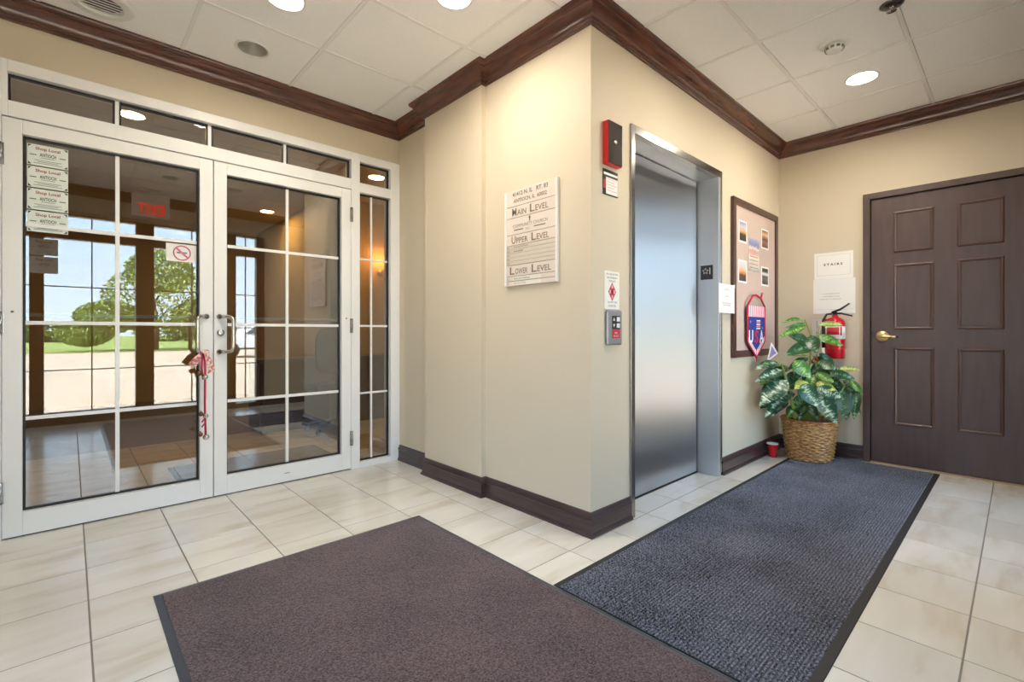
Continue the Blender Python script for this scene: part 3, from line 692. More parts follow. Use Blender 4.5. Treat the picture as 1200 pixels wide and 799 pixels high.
# fire key box, notices and call station left of the elevator
f = empty('fire_key_box', (2.117, YE, 1.936), 'red wall box with a mirror-dark metal front', 'key box')
box('case', red, 2.054, 2.180, YE-.036, YE-.0005, 1.936, 2.163, f, .003)
box('front_plate', mat('dark_mirror', (120, 116, 114), .12, metal=1), 2.056, 2.178, YE-.040, YE-.036, 1.941, 2.161, f, .001)
B().lathe([(.012, 0), (.012, -.004), (.006, -.006)], (2.112, YE-.040, 2.055), 'y', 16).obj('key_lock', chrome, f)
s = empty('fire_instruction_sign', (2.122, YE, 1.782), 'small white notice with black border under the red wall box', 'sign')
box('sign_plate', blackp, 2.054, 2.190, YE-.004, YE-.0005, 1.782, 1.918, s, .003)
y_ = YE-.0046
box('white_field', paper, 2.080, 2.186, y_, YE-.004, 1.788, 1.876, s); box('title_band', paper, 2.060, 2.186, y_, YE-.004, 1.888, 1.900, s)
box('red_band', redp, 2.057, 2.077, y_, YE-.004, 1.815, 1.862, s)
pinkp = mat('print_pink', (222, 168, 178), .5)
for k in range(5): box('print_line', pinkp, 2.090, 2.176-(k % 2)*.02, y_-.0003, y_, 1.866-k*.015, 1.870-k*.015, s)
s = empty('elevator_fire_notice', (2.137, YE, 1.174), 'white notice with a red diamond emblem above the call buttons', 'sign')
box('sign_plate', paper, 2.069, 2.205, YE-.003, YE-.0005, 1.174, 1.378, s, .001); y_ = YE-.0032
for k, (t, z) in enumerate((('IN CASE OF FIRE', 1.362), ('USE STAIRWAY', 1.343), ('FOR EXIT', 1.325), ('DO NOT USE', 1.212), ('ELEVATOR', 1.192))):
    text('lettering', t, ink, (2.137, y_, z), (1, 0, 0), (0, 0, 1), s, h=.010, max_w=.115)
B().prism([(0, .05), (.036, 0), (0, -.05), (-.036, 0)], (2.137, y_, 1.268), (1, 0, 0), (0, 0, 1), (0, -1, 0), .0005).obj('diamond', redp, s)
B().prism([(0, .014), (.010, 0), (0, -.014), (-.010, 0)], (2.137, y_-.0006, 1.268), (1, 0, 0), (0, 0, 1), (0, -1, 0), .0005).obj('diamond_core', blackp, s)
for (a, c) in ((0, .027), (0, -.027), (.019, 0), (-.019, 0)):
    B().prism([(a-.007, c-.009), (a+.007, c-.009), (a+.007, c+.009), (a-.007, c+.009)], (2.137, y_-.0006, 1.268), (1, 0, 0), (0, 0, 1), (0, -1, 0), .0004).obj('pictogram', pinkp, s)
c = empty('elevator_call_station', (2.142, YE, .982), 'grey metal elevator call button panel beside the steel jamb', 'call panel')
box('face_plate', mat('panel_grey', (150, 150, 154), .35, metal=.5), 2.076, 2.208, YE-.020, YE-.0005, .982, 1.168, c, .008)
y_ = YE-.0205
box('button_field', blackp, 2.112, 2.185, y_, YE-.019, 1.066, 1.138, c); box('red_field', redp, 2.112, 2.185, y_, YE-.019, 1.018, 1.065, c)
for z in (1.120, 1.086): box('call_button', mat('button_white', (232, 232, 232), .3), 2.153, 2.180, y_-.003, y_, z-.012, z+.012, c, .002)
for z, sg in ((1.120, 1), (1.086, -1)): B().prism([(-.009, -.008*sg), (.009, -.008*sg), (0, .010*sg)], (2.130, y_, z), (1, 0, 0), (0, 0, 1), (0, -1, 0), .0006).obj('arrow_mark', whitep, c)
text('lettering', 'FIRE', whitep, (2.148, y_, 1.046), (1, 0, 0), (0, 0, 1), c, h=.010, max_w=.05)
text('lettering', 'SERVICE', whitep, (2.148, y_, 1.030), (1, 0, 0), (0, 0, 1), c, h=.009, max_w=.06)

# bulletin board
BX0, BX1, BZ0, BZ1 = 3.675, 4.642, .856, 2.086
d = empty('bulletin_board', ((BX0+BX1)/2, YE, BZ0), 'bulletin board with dark brown wooden frame and beige felt', 'bulletin board')
bw = .052; fw = mat('frame_brown', (74, 42, 34), .35, coat=.2); fy0 = YE-.026
def frame_piece(poly, nmx): B().prism(poly, (0, YE-.0005, 0), (1, 0, 0), (0, 0, 1), (0, -1, 0), .025).obj(nmx, fw, d, .003)
frame_piece([(BX0, BZ0), (BX1, BZ0), (BX1-bw, BZ0+bw), (BX0+bw, BZ0+bw)], 'frame_rail'); frame_piece([(BX0, BZ1), (BX0+bw, BZ1-bw), (BX1-bw, BZ1-bw), (BX1, BZ1)], 'frame_rail')
frame_piece([(BX0, BZ0), (BX0+bw, BZ0+bw), (BX0+bw, BZ1-bw), (BX0, BZ1)], 'frame_stile'); frame_piece([(BX1, BZ0), (BX1, BZ1), (BX1-bw, BZ1-bw), (BX1-bw, BZ0+bw)], 'frame_stile')
FLT = YE-.012
box('felt_panel', mat('felt_beige', (200, 178, 168), .9, noise=((192, 170, 160), 150, .4, .6)), BX0+bw, BX1-bw, FLT, YE-.0005, BZ0+bw, BZ1-bw, d)
def on_e(u, v, y=FLT):
    a = (u-600)/F_PX; c_, s_ = math.cos(YAW), math.sin(YAW); t = y/(s_-c_*a); return (c_+s_*a)*t, EYE+(CY-v)/F_PX*t
pics = [(866, 257, 874.5, 286, 'photo print of a sunset skyline, upper left on the bulletin board', [(0, (30, 24, 24)), (.35, (52, 40, 34)), (.5, (236, 170, 90)), (.75, (196, 186, 206)), (1, (120, 120, 170))]),
        (865.5, 303.5, 874.5, 333.5, 'photo print of an orange dusk, lower left on the bulletin board', [(0, (36, 30, 32)), (.3, (90, 50, 40)), (.42, (226, 120, 50)), (.65, (232, 190, 170)), (1, (206, 210, 230))]),
        (892.5, 267.5, 900, 294, 'photo print of a dark tower, upper right on the bulletin board', [(0, (60, 34, 32)), (.3, (150, 90, 76)), (.5, (48, 40, 42)), (.75, (226, 170, 120)), (1, (70, 60, 60))]),
        (892.5, 312, 900, 337.5, 'photo print in black and white, lower right on the bulletin board', [(0, (40, 40, 44)), (.35, (90, 90, 94)), (.5, (18, 18, 20)), (.65, (226, 226, 226)), (.8, (24, 24, 26)), (1, (40, 40, 44))])]
for k, (u0, v0, u1, v1, lb, stops) in enumerate(pics):
    x0, zt = on_e(u0, v0); x1, zb = on_e(u1, v1); _, zt2 = on_e(u1, v0+(8 if k < 2 else 8)*.6)
    zt = (on_e(u0, v0)[1]); zb = on_e(u0, v1-3)[1]
    p = empty('photo_print', ((x0+x1)/2, FLT, zb), lb, 'photo', 'photo prints on the bulletin board')
    box('white_border', paper, x0-.008, x1+.008, FLT-.0015, FLT-.0002, zb, zt, p)
    box('printed_image', ramp_print('print_%d' % k, stops), x0+.006, x1-.006, FLT-.002, FLT-.0015, zb+.014, zt-.012, p)
x0, zt = on_e(877.5, 278); x1, _ = on_e(889.5, 300); zb = on_e(877.5, 317)[1]
p = empty('printed_flyer', ((x0+x1)/2, FLT, zb), 'pale printed flyer with blue heading in the middle of the bulletin board', 'flyer')
box('flyer_sheet', ramp_print('print_flyer', [(0, (150, 150, 146)), (.15, (196, 190, 180)), (.45, (222, 214, 200)), (.62, (208, 150, 146)), (.72, (220, 206, 200)), (.8, (120, 130, 176)), (1, (160, 170, 206))], .18), x0, x1, FLT-.0016, FLT-.0002, zb, zt, p)
for k in range(4): box('print_line', inkg if k % 2 else redp, x0+.02, x1-.03, FLT-.0020, FLT-.0016, zt-.15-k*.03, zt-.145-k*.03, p)

# USA banner hung on the board
bn = empty('usa_banner', (4.09, YE-.03, .87), 'red, white and blue pennant banner with letters USA on the bulletin board', 'banner')
by = YE-.037; bx0, bx1 = 3.905, 4.275; bcx = (bx0+bx1)/2; bz_t, bz_s, bz_b, bz_p = 1.262, 1.175, .975, .852
navy = mat('banner_blue', (40, 56, 140), .8); bred = mat('banner_red', (186, 30, 52), .7); bwh = mat('banner_white', (236, 230, 236), .8); bpk = mat('banner_pink', (226, 130, 150), .8); bstar = mat('banner_light_blue', (120, 170, 222), .8)
def flat(poly, m_, name, y=by, t=.003): return B().prism(poly, (0, y, 0), (1, 0, 0), (0, 0, 1), (0, 1, 0), t).obj(name, m_, bn)
flat([(bx0, bz_t), (bx0, bz_b), (bcx, bz_p), (bx1, bz_b), (bx1, bz_t)], navy, 'cloth')
n = 9; wst = (bx1-bx0)/n
flat([(bx0, bz_s), (bx1, bz_s), (bx1, bz_t), (bx0, bz_t)], bwh, 'stripe_field', by-.0008, .001)
for k in range(n): flat([(bx0+wst*k, bz_s), (bx0+wst*(k+.5), bz_s), (bx0+wst*(k+.7), bz_t), (bx0+wst*(k+.2), bz_t)], bpk, 'stripe', by-.0014, .0008)
for sg in (-1, 1):      # striped V hem
    for k in range(7):
        t0, t1 = k/7, (k+.55)/7; ex_ = bx0 if sg < 0 else bx1
        def L_(t, o): return (ex_+(bcx-ex_)*t, bz_b+.0+(bz_p-bz_b)*t+o)
        flat([L_(t0, .003), L_(t1, .003), L_(t1, .048), L_(t0, .048)], bwh, 'hem_stripe', by-.0010, .001)
        flat([L_(t1, .003), L_((k+1)/7, .003), L_((k+1)/7, .048), L_(t1, .048)], bpk, 'hem_stripe', by-.0010, .001)
B().tube([(bx0, by, bz_t), (bx0, by, bz_b), (bcx, by, bz_p-.004), (bx1, by, bz_b), (bx1, by, bz_t)], .007, 8).obj('piping', bred, bn)
B().tube([(bx0, by, bz_t), (bx0+.10, by-.004, 1.345), (bcx-.02, by-.006, 1.352), (bx1-.10, by-.004, 1.330), (bx1, by, bz_t)], .008, 8).obj('hanging_cord', bred, bn)
B().tube([(bx1-.10, by-.004, 1.33), (bx1-.075, by-.008, 1.375)], .007, 8).obj('cord_end', bred, bn)
B().tube([(bcx, by, bz_p), (bcx+.004, by, bz_p-.04)], [.006, .003], 8).obj('tassel', bred, bn)
for t, m_, dx in (('U', bwh, -.115), ('S', bred, .0), ('A', bwh, .11)): text('letter', t, m_, (bcx+dx, by-.0005, 1.015), (1, 0, 0), (0, 0, 1), bn, h=.105, w=.088, bold=.03, thick=.0012)
for k in range(5): flat([(bcx+.005, 1.150-k*.016), (bcx+.085, 1.150-k*.016), (bcx+.085, 1.140-k*.016), (bcx+.005, 1.140-k*.016)], bwh if k % 2 == 0 else bpk, 'hat_stripe', by-.001, .001)
for (a, c_) in ((-.12, 1.135), (.13, 1.085), (-.08, .930), (.06, .925), (0, 1.08)): flat(star(bcx+a, c_, .013, .006), bstar, 'star', by-.001, .001)

p = empty('taped_notice', (3.54, 1.478, 1.19), 'white letter sheet taped between the elevator frame and bulletin board', 'notice')
box('paper_sheet', paper, 3.405, 3.678, 1.4745, 1.4757, 1.192, 1.404, p)
for k, (w, z) in enumerate(((.09, 1.36), (.05, 1.31), (.16, 1.26), (.13, 1.245))): box('print_line', mat('ink_faint', (196, 196, 200), .6), 3.54-w/2, 3.54+w/2, 1.4740, 1.4745, z, z+.010, p)
for xx in (3.41, 3.672): box('tape', mat('tape_clear', (226, 222, 210), .3), xx-.012, xx+.012, 1.4738, 1.4745, 1.385, 1.408, p)

# stair notices
s = empty('stairs_sign', (XS, 1.08, 1.505), 'white STAIRS sheet with a thin border beside the stair door', 'sign')
box('paper_sheet', paper, XS-.0032, XS-.0022, .941, 1.222, 1.505, 1.730, s)
text('lettering', 'S T A I R S', ink, (XS-.0033, 1.083, 1.628), EX, EY, s, h=.020, w=.135, bold=.03)
def thin_frame(par, y0, y1, z0, z1, t, x, m_):
    for q in ((y0, y1, z0, z0+t), (y0, y1, z1-t, z1), (y0, y0+t, z0, z1), (y1-t, y1, z0, z1)): box('border_line', m_, x-.0003, x, *q, par)
thin_frame(s, .962, 1.200, 1.535, 1.708, .0014, XS-.0032, mat('ink_faint2', (170, 168, 164), .6))
s = empty('stairs_notice', (XS, 1.08, 1.209), 'white notice sheet below the STAIRS sheet, above the extinguisher', 'notice')
box('paper_sheet', mat('paper_white2', (232, 231, 228), .7), XS-.0020, XS-.0006, .927, 1.229, 1.209, 1.504, s)
for k, t in enumerate(('You Are Responsible for', 'or the Resident Closing', 'Doors Into Your Apartment')): text('lettering', t, inkg, (XS-.0021, 1.10, 1.378-k*.023), EX, EY, s, h=.012, max_w=.17-.0*k, bold=0)
box('border_line', mat('ink_faint2', (170, 168, 164), .6), XS-.0023, XS-.0020, .935, 1.221, 1.243, 1.2445, s)

# fire extinguisher
ey_, r0 = 1.050, .070; exx_ = XS-.085; z0 = .83
f = empty('fire_extinguisher', (exx_, ey_, z0), 'red fire extinguisher hanging on the wall behind the plant', 'fire extinguisher')
B().lathe([(.03, .0), (r0-.006, .002), (r0, .010), (r0, .300), (r0-.006, .318), (r0-.022, .336), (.026, .346), (.022, .360)], (exx_, ey_, z0), seg=32).obj('cylinder', red, f)
def wrap(name, a0, a1, za, zb, m_, r=r0+.0006):
    n = 14; vs = []; 
    for k in range(n+1):
        a = a0+(a1-a0)*k/n
        for rr in (r, r-.002):
            for z in (za, zb): vs.append((exx_+rr*math.cos(a), ey_+rr*math.sin(a), z))
    fs = []
    for k in range(n):
        i = 4*k; j = i+4
        fs += [(i, j, j+1, i+1), (i+2, i+3, j+3, j+2), (i, i+2, j+2, j), (i+1, j+1, j+3, i+3)]
    fs += [(0, 1, 3, 2), (4*n, 4*n+2, 4*n+3, 4*n+1)]
    return B().add(vs, fs, True).obj(name, m_, f)
lab = wrap('label_band', PI*.62, PI*1.75, z0+.165, z0+.268, paper); wrap('label_print', PI*.78, PI*1.20, z0+.200, z0+.262, redp, r0+.0012); wrap('label_print', PI*1.235, PI*1.30, z0+.195, z0+.265, redp, r0+.0012)
B().tube([(exx_, ey_, z0+.355), (exx_, ey_, z0+.395)], .017, 14).obj('valve_body', steel_p, f)
B().tube([(exx_-.012, ey_+.02, z0+.385), (exx_-.02, ey_-.04, z0+.408), (exx_-.024, ey_-.105, z0+.455)], [.009, .009, .006], 8).obj('squeeze_lever', blackp, f)
B().tube([(exx_-.012, ey_+.01, z0+.378), (exx_-.02, ey_-.05, z0+.375), (exx_-.028, ey_-.125, z0+.352)], [.009, .008, .006], 8).obj('carry_handle', blackp, f)
B().tube([(exx_-.01, ey_+.018, z0+.375), (exx_-.02, ey_+.055, z0+.37), (exx_-.03, ey_+.078, z0+.32), (exx_-.035, ey_+.080, z0+.20), (exx_-.035, ey_+.076, z0+.09)], .009, 10).obj('hose', blackp, f)
B().tube([(exx_-.035, ey_+.076, z0+.09), (exx_-.035, ey_+.074, z0+.01)], [.011, .015], 10).obj('nozzle', paper, f)
box('wall_bracket', steel_p, XS-.022, XS-.0005, ey_-.018, ey_+.018, z0+.05, z0+.32, f)
wrap('clamp_band', 0, 2*PI, z0+.080, z0+.092, mat('dark_red', (140, 12, 26), .4), r0+.001)
# projecting extinguisher sign
s = empty('extinguisher_sign', (XS, 1.18, .84), 'white vertical projecting sign beside the red extinguisher', 'sign')
A_, T_ = Vector((XS-.001, 1.235, 0)), Vector((XS-.072, 1.145, 0)); C_ = Vector((XS-.001, 1.128, 0))
def vslab(p, q, z0_, z1_, t, m_, name):
    d_ = (q-p).normalized(); n_ = Vector((d_.y, -d_.x, 0))*t
    return B().add([(*(p)[:2], z0_), (*(q)[:2], z0_), (*(q+n_)[:2], z0_), (*(p+n_)[:2], z0_), (*(p)[:2], z1_), (*(q)[:2], z1_), (*(q+n_)[:2], z1_), (*(p+n_)[:2], z1_)],
                   [(0, 1, 2, 3), (4, 5, 6, 7), (0, 1, 5, 4), (1, 2, 6, 5), (2, 3, 7, 6), (3, 0, 4, 7)]).obj(name, m_, s)
vslab(A_, T_, .845, 1.165, .003, paper, 'white_face'); vslab(T_, C_, .845, 1.165, .003, red, 'red_face')
dd = (T_-A_).normalized(); mid = (A_+T_)/2; nrm = Vector((0, 0, 1)).cross(dd)
exd = tuple(dd); offs = Vector((dd.y, -dd.x, 0))
side = -1 if offs.dot(Vector((-1, 0, 0))) < 0 else 1
for k, ch in enumerate('EXTINGUISHER'): text('lettering', ch, ink, mid+offs*.0032+Vector((0, 0, 1.140-k*.0240)), exd, (0, 0, 1), s, h=.017, max_w=.028, bold=.02)

# door stickers (behind the glass) and no-smoking decal
stk = mat('sticker_paper', (222, 230, 222), .6); stred = mat('sticker_red', (150, 26, 48), .6); stbk = mat('sticker_dark', (50, 56, 60), .6); stgr = mat('sticker_grey', (140, 152, 150), .6)
def shop_sticker(x0, x1, z0, z1, y, lb, mirror=False, name='shop_sticker', facing=-1):
    s = empty(name, ((x0+x1)/2, y, z0), lb, 'sticker', 'shop local stickers')
    box('sticker_sheet', stk, x0, x1, min(y, y-facing*.0006), max(y, y-facing*.0006), z0, z1, s)
    cx, w, h = (x0+x1)/2, x1-x0, z1-z0; ex_ = (1, 0, 0)
    kw = dict(mirror=mirror)
    yt = y+facing*.0003
    def tx(t, m_, z, hh, mw):
        return text('lettering', t, m_, (cx, yt, z), ex_ if facing < 0 else (-1, 0, 0), (0, 0, 1), s, h=hh, max_w=mw, bold=.02, mirror=mirror, thick=.0004)
    tx('Shop Local', stred, z1-h*.20, h*.19, w*.60)
    tx('ANTIOCH', stbk, z1-h*.47, h*.17, w*.40)
    for k, (ww, zz) in enumerate(((.34, .61), (.66, .74), (.5, .81), (.7, .88))):
        box('print_line', stgr, cx-w*ww/2, cx+w*ww/2, min(yt, yt+facing*.0003), max(yt, yt+facing*.0003), z1-h*zz-.0016, z1-h*zz+.0016, s)
    for sx_ in (-1, 1):
        box('print_line', stbk, cx+sx_*w*.36-w*.08, cx+sx_*w*.36+w*.08, min(yt, yt+facing*.0003), max(yt, yt+facing*.0003), z1-h*.5-.002, z1-h*.5+.002, s)
        for sz_ in (0, 1):
            zz = z0+.004 if sz_ == 0 else z1-.004; xx = cx+sx_*(w/2-.004); q = .013
            B().prism([(xx, zz), (xx-sx_*q, zz), (xx, zz+(q if sz_ == 0 else -q))], (0, yt, 0), (1, 0, 0), (0, 0, 1), (0, facing, 0), .0003).obj('corner_mark', stbk, s)
    return s
SYP = GYP-.0008
which = ['topmost', 'second from the top', 'third from the top', 'lowest']
for k in range(4):
    zt = 2.040-k*.1165; shop_sticker(-.165, -.008, zt-.110, zt, SYP, 'Shop Local sticker on the left door glass, %s of four' % which[k])
for k in range(2):
    zt = 2.09-k*.20; shop_sticker(-.33, -.10, zt-.185, zt, YB+.0215, 'Shop Local sheet reflected on the dark storefront post, %s one' % ('upper' if k == 0 else 'lower'), True, facing=1)
n = empty('no_smoking_decal', (.503, SYP, 1.486), 'white no smoking decal with pink ring on the left door glass', 'decal')
box('decal_sheet', paper, .425, .588, SYP, SYP+.0006, 1.486, 1.594, n)
ring = mat('decal_pink', (206, 120, 150), .6)
B().tube([(.506+.043*math.cos(2*PI*k/32), SYP-.0004, 1.540+.043*math.sin(2*PI*k/32)) for k in range(32)], .0042, 6, close=True).obj('ring', ring, n)
B().prism([(-.036, .026), (-.028, .034), (.036, -.026), (.028, -.034)], (.506, SYP-.0006, 1.540), (1, 0, 0), (0, 0, 1), (0, -1, 0), .0006).obj('slash', ring, n)
box('cigarette', mat('decal_grey', (126, 126, 150), .6), .478, .532, SYP-.0004, SYP, 1.536, 1.546, n); box('smoke_mark', mat('decal_grey', (126, 126, 150), .6), .490, .496, SYP-.0004, SYP, 1.550, 1.562, n)

# bells and ribbon on the left pull handle
bl = empty('bell_strap', (.60, YD-.06, .40), 'red ribbon door strap with silver jingle bells hanging from the pull handle', 'bell strap')
hx, hy = .592, YD-.060; rib = mat('ribbon_red', (190, 40, 84), .7); plaid = mat('ribbon_plaid', (196, 110, 110), .8, noise=((236, 214, 206), 60, .45, .55)); bell = mat('bell_silver', (206, 200, 192), .25, metal=1); bellr = mat('bell_rust', (120, 82, 58), .5, metal=.7)
B().tube([(hx+.012, hy-.018, .925), (hx+.016, hy-.02, .80), (hx+.014, hy-.018, .62), (hx+.018, hy-.02, .42)], .006, 8).obj('strap', rib, bl)
B().tube([(hx+.004, hy-.018, .925), (hx-.004, hy-.022, .83), (hx+.006, hy-.02, .76)], .006, 8).obj('strap', rib, bl)
for a, c_, wd in (((hx, hy-.014, .925), (hx-.055, hy-.02, .845), .022), ((hx+.012, hy-.014, .93), (hx+.05, hy-.02, .80), .020), ((hx, hy-.02, .94), (hx+.03, hy-.03, .90), .02)):
    a = Vector(a); c_ = Vector(c_); m1 = (a+c_)/2+Vector((.004, -.01, .008)); dirr = (c_-a).normalized(); sdv = dirr.cross(Vector((0, 1, 0))).normalized()
    vs = []; fs = []
    for i, (pp, w_) in enumerate(((a, .007), (m1, wd*.8), (c_, wd))):
        for sg in (-1, 1):
            for tt in (-.001, .001): vs.append(pp+sdv*sg*w_+Vector((0, tt+(.006*sg if i == 1 else 0), 0)))
    for i in range(2):
        q = 4*i; fs += [(q, q+2, q+6, q+4), (q+1, q+5, q+7, q+3), (q, q+4, q+5, q+1), (q+2, q+3, q+7, q+6)]
    fs += [(0, 1, 3, 2), (8, 10, 11, 9)]
    B().add(vs, fs).obj('ribbon_bow', plaid, bl)
for (xx, z, r, m_) in ((hx+.014, .775, .017, bell), (hx-.016, .800, .017, bellr), (hx+.018, .535, .015, bell), (hx-.006, .55, .014, bellr), (hx+.020, .405, .018, bell), (hx-.010, .425, .014, bellr)):
    b = B(); b.ball((xx, hy-.022, z), r); q = b.obj('jingle_bell', m_, bl)
    B().tube([(xx, hy-.022, z+r-.001), (xx, hy-.022, z+r+.006)], .003, 8).obj('bell_loop', m_, q)
for z in (.53, .50): B().tube([(hx+.018, hy-.024, z), (hx-.004, hy-.03, z-.03)], .004, 6).obj('ribbon_tail', rib, bl)

# ================================================================== PLANT, CUP
PXC, PYC = 4.47, 1.19; RT, RB_, HB = .200, .160, .320
pl = empty('potted_plant', (PXC, PYC, .009), 'bushy variegated green houseplant in a brown wicker basket', 'plant')
zb0 = .0095
wick = mat('wicker', (132, 78, 34), .38, noise=((214, 168, 104), 38, .36, .64, (1, 1, 3.0)), coat=.3)
rowsn, seg = 22, 112
vs = []; fs = []; sub = 3; NR = rowsn*sub
for i in range(NR+1):
    z = zb0+HB*i/NR; row = i//sub; f_ = (i % sub)/sub; rr = RB_+(RT-RB_)*(i/NR)**.8
    for k in range(seg):
        a = 2*PI*k/seg; wv = math.sin(14*a+PI*row)
        rr2 = rr+0.008*wv*math.sin(PI*max(f_, .02))**.5+(-.007 if i % sub == 0 else .0)
        vs.append((PXC+rr2*math.cos(a), PYC+rr2*math.sin(a), z))
for i in range(NR):
    for k in range(seg):
        k2 = (k+1) % seg; fs.append((i*seg+k, i*seg+k2, (i+1)*seg+k2, (i+1)*seg+k))
fs.append(tuple(range(seg))[::-1])
bsk = B().add(vs, fs, True).obj('basket', wick, pl)
B().tube([(PXC+RT*math.cos(2*PI*k/48), PYC+RT*math.sin(2*PI*k/48), zb0+HB+.004+.002*math.sin(24*2*PI*k/48)) for k in range(48)], .011, 10, close=True).obj('basket_rim', mat('rim_brown', (150, 88, 46), .4, noise=((186, 128, 74), 40, .4, .6)), pl)
B().lathe([(RT-.006, zb0+HB-.02), (.12, zb0+HB-.006), (.002, zb0+HB-.002)], (PXC, PYC, 0), seg=40, cap=False).obj('soil', mat('soil', (86, 58, 44), .95, noise=((120, 84, 66), 90, .4, .6), bump=(120, .8)), pl)
leaf_mat('leaf_dark', (34, 72, 42), (128, 168, 116), -.05); leaf_mat('leaf_silver', (34, 76, 54), (186, 208, 180), .0); leaf_mat('leaf_green', (60, 112, 46), (156, 190, 92), .0); leaf_mat('leaf_lime', (116, 142, 56), (200, 206, 112), .04)
stem_m = mat('stem_green', (126, 150, 66), .5)
def leaf_mesh(nm_, ratio, droop, mname):
    nl, nw = 10, 6; vs = []; fs = []
    for i in range(nl+1):
        t = i/nl; w = ratio*.5*(math.sin(PI*min(t**.8, 1))**.85)*(1-.15*t)+.004*(1-t)
        for j in range(nw+1):
            s_ = j/nw*2-1
            vs.append((t, s_*w, -droop*t*t+.10*w*2*abs(s_)-.0+.012*math.sin(9*t+2*s_)))
    for i in range(nl):
        for j in range(nw): q = i*(nw+1)+j; fs.append((q, q+1, q+nw+2, q+nw+1))
    b = B(); b.add(vs, fs, True); me = b.mesh(nm_, MATS[mname]); return me
LM = {}
for mname in ('leaf_dark', 'leaf_silver', 'leaf_green', 'leaf_lime'):
    for q, (ra, dr_) in enumerate(((.36, .10), (.42, .24), (.30, .05), (.46, .16))): LM[(mname, q)] = leaf_mesh('leaf', ra, dr_, mname)
def clamp(p):
    p.x = min(p.x, XS-.03); p.y = min(p.y, YE-.035); return p
def put_leaf(b0, t0, mname, wpx, up=.5, q=None):
    ln = (t0-b0).length; xa = (t0-b0).normalized()
    view = (Vector((0, 0, EYE))-b0).normalized(); zn = (view+Vector((0, 0, up))+Vector((random.uniform(-.3, .3), random.uniform(-.3, .3), 0))).normalized()
    zn = (zn-xa*zn.dot(xa)).normalized(); ya = zn.cross(xa)
    q = random.randrange(4) if q is None else q; ratio = (.36, .42, .30, .46)[q]
    o = bpy.data.objects.new('leaf', LM[(mname, q)]); COL.objects.link(o); o.parent = pl
    wsc = wpx/ratio
    m = Matrix((( xa.x*ln, ya.x*wsc, zn.x*ln, 0), (xa.y*ln, ya.y*wsc, zn.y*ln, 0), (xa.z*ln, ya.z*wsc, zn.z*ln, 0), (0, 0, 0, 1)))
    # keep the object matrix decomposable: direction axes orthogonal, scales per axis
    o.matrix_local = Matrix.Translation(b0-wloc(pl)) @ m
LV = [ # base uv, tip uv, width px, kind, depth
 (942, 375, 919, 372, 7, 'green', 3.80), (946, 380, 922, 382, 6, 'green', 3.80), (943, 383, 913, 394, 8, 'green', 3.78),
 (948, 402, 927, 391, 13, 'dark', 3.80), (950, 405, 924, 412, 15, 'dark', 3.78), (947, 415, 921, 414, 9, 'lime', 3.74), (949, 393, 957, 413, 14, 'dark', 3.80),
 (947, 419, 924, 428, 9, 'dark', 3.78), (930, 423, 951, 442, 17, 'green', 3.70), (910, 424, 886, 431, 11, 'silver', 3.78), (917, 433, 887, 444, 14, 'silver', 3.76),
 (922, 445, 890, 474, 20, 'silver', 3.72), (927, 456, 898, 480, 15, 'silver', 3.76), (919, 438, 892, 457, 13, 'dark', 3.82), (946, 447, 932, 454, 12, 'lime', 3.66),
 (956, 449, 980, 456, 12, 'lime', 3.66), (939, 450, 960, 476, 18, 'silver', 3.62), (957, 455, 988, 465, 15, 'silver', 3.62), (959, 464, 984, 498, 17, 'silver', 3.60),
 (986, 457, 993, 492, 15, 'dark', 3.66), (1004, 456, 1001, 490, 10, 'dark', 3.70), (984, 432, 1008, 432, 7, 'lime', 3.72), (972, 436, 1004, 442, 10, 'dark', 3.74),
 (957, 424, 984, 432, 12, 'dark', 3.76), (960, 414, 982, 431, 9, 'dark', 3.80), (957, 437, 977, 447, 10, 'green', 3.70), (996, 445, 1012, 462, 7, 'green', 3.70),
 (960, 380, 989, 379, 7, 'lime', 3.80), (958, 394, 988, 402, 11, 'green', 3.78), (936, 436, 918, 450, 12, 'dark', 3.86), (965, 444, 990, 452, 12, 'dark', 3.82),
 (930, 460, 905, 470, 13, 'dark', 3.84), (980, 455, 1002, 468, 12, 'dark', 3.80), (925, 430, 902, 436, 11, 'dark', 3.86), (962, 432, 986, 438, 11, 'dark', 3.84),
 (945, 462, 925, 484, 13, 'dark', 3.80), (958, 465, 972, 488, 13, 'dark', 3.78), (940, 440, 962, 452, 12, 'dark', 3.88), (950, 425, 972, 420, 10, 'green', 3.84),
 (935, 445, 912, 462, 12, 'green', 3.88), (970, 460, 990, 480, 13, 'dark', 3.84), (946, 470, 958, 490, 10, 'dark', 3.76), (916, 428, 896, 424, 8, 'green', 3.84),
 (948, 430, 930, 440, 11, 'dark', 3.84), (955, 440, 945, 458, 12, 'green', 3.72), (988, 446, 1006, 452, 9, 'dark', 3.80), (915, 455, 900, 466, 10, 'dark', 3.88), (965, 425, 950, 438, 11, 'dark', 3.86)]
random.seed(21)
for k in range(20):
    u = random.uniform(902, 996); v = random.uniform(428, 476); sg = 1 if u > 948 else -1
    LV.append((u, v, u+sg*random.uniform(8, 20), v+random.uniform(2, 20), random.uniform(9, 13), random.choice(['dark', 'dark', 'green', 'silver']), random.uniform(3.84, 3.94)))
CEN = Vector((PXC, PYC, zb0+HB))
for (u0, v0, u1, v1, w, kd, dp) in LV:
    b0 = clamp(px(u0, v0, dp+.03)); t0 = clamp(px(u1, v1, dp-random.uniform(.02, .12)))
    put_leaf(b0, t0, 'leaf_'+kd, w*dp/F_PX*1.12)
def stalk(pts, r, nm_='stem'): B().tube(pts, r, 8).obj(nm_, stem_m, pl)
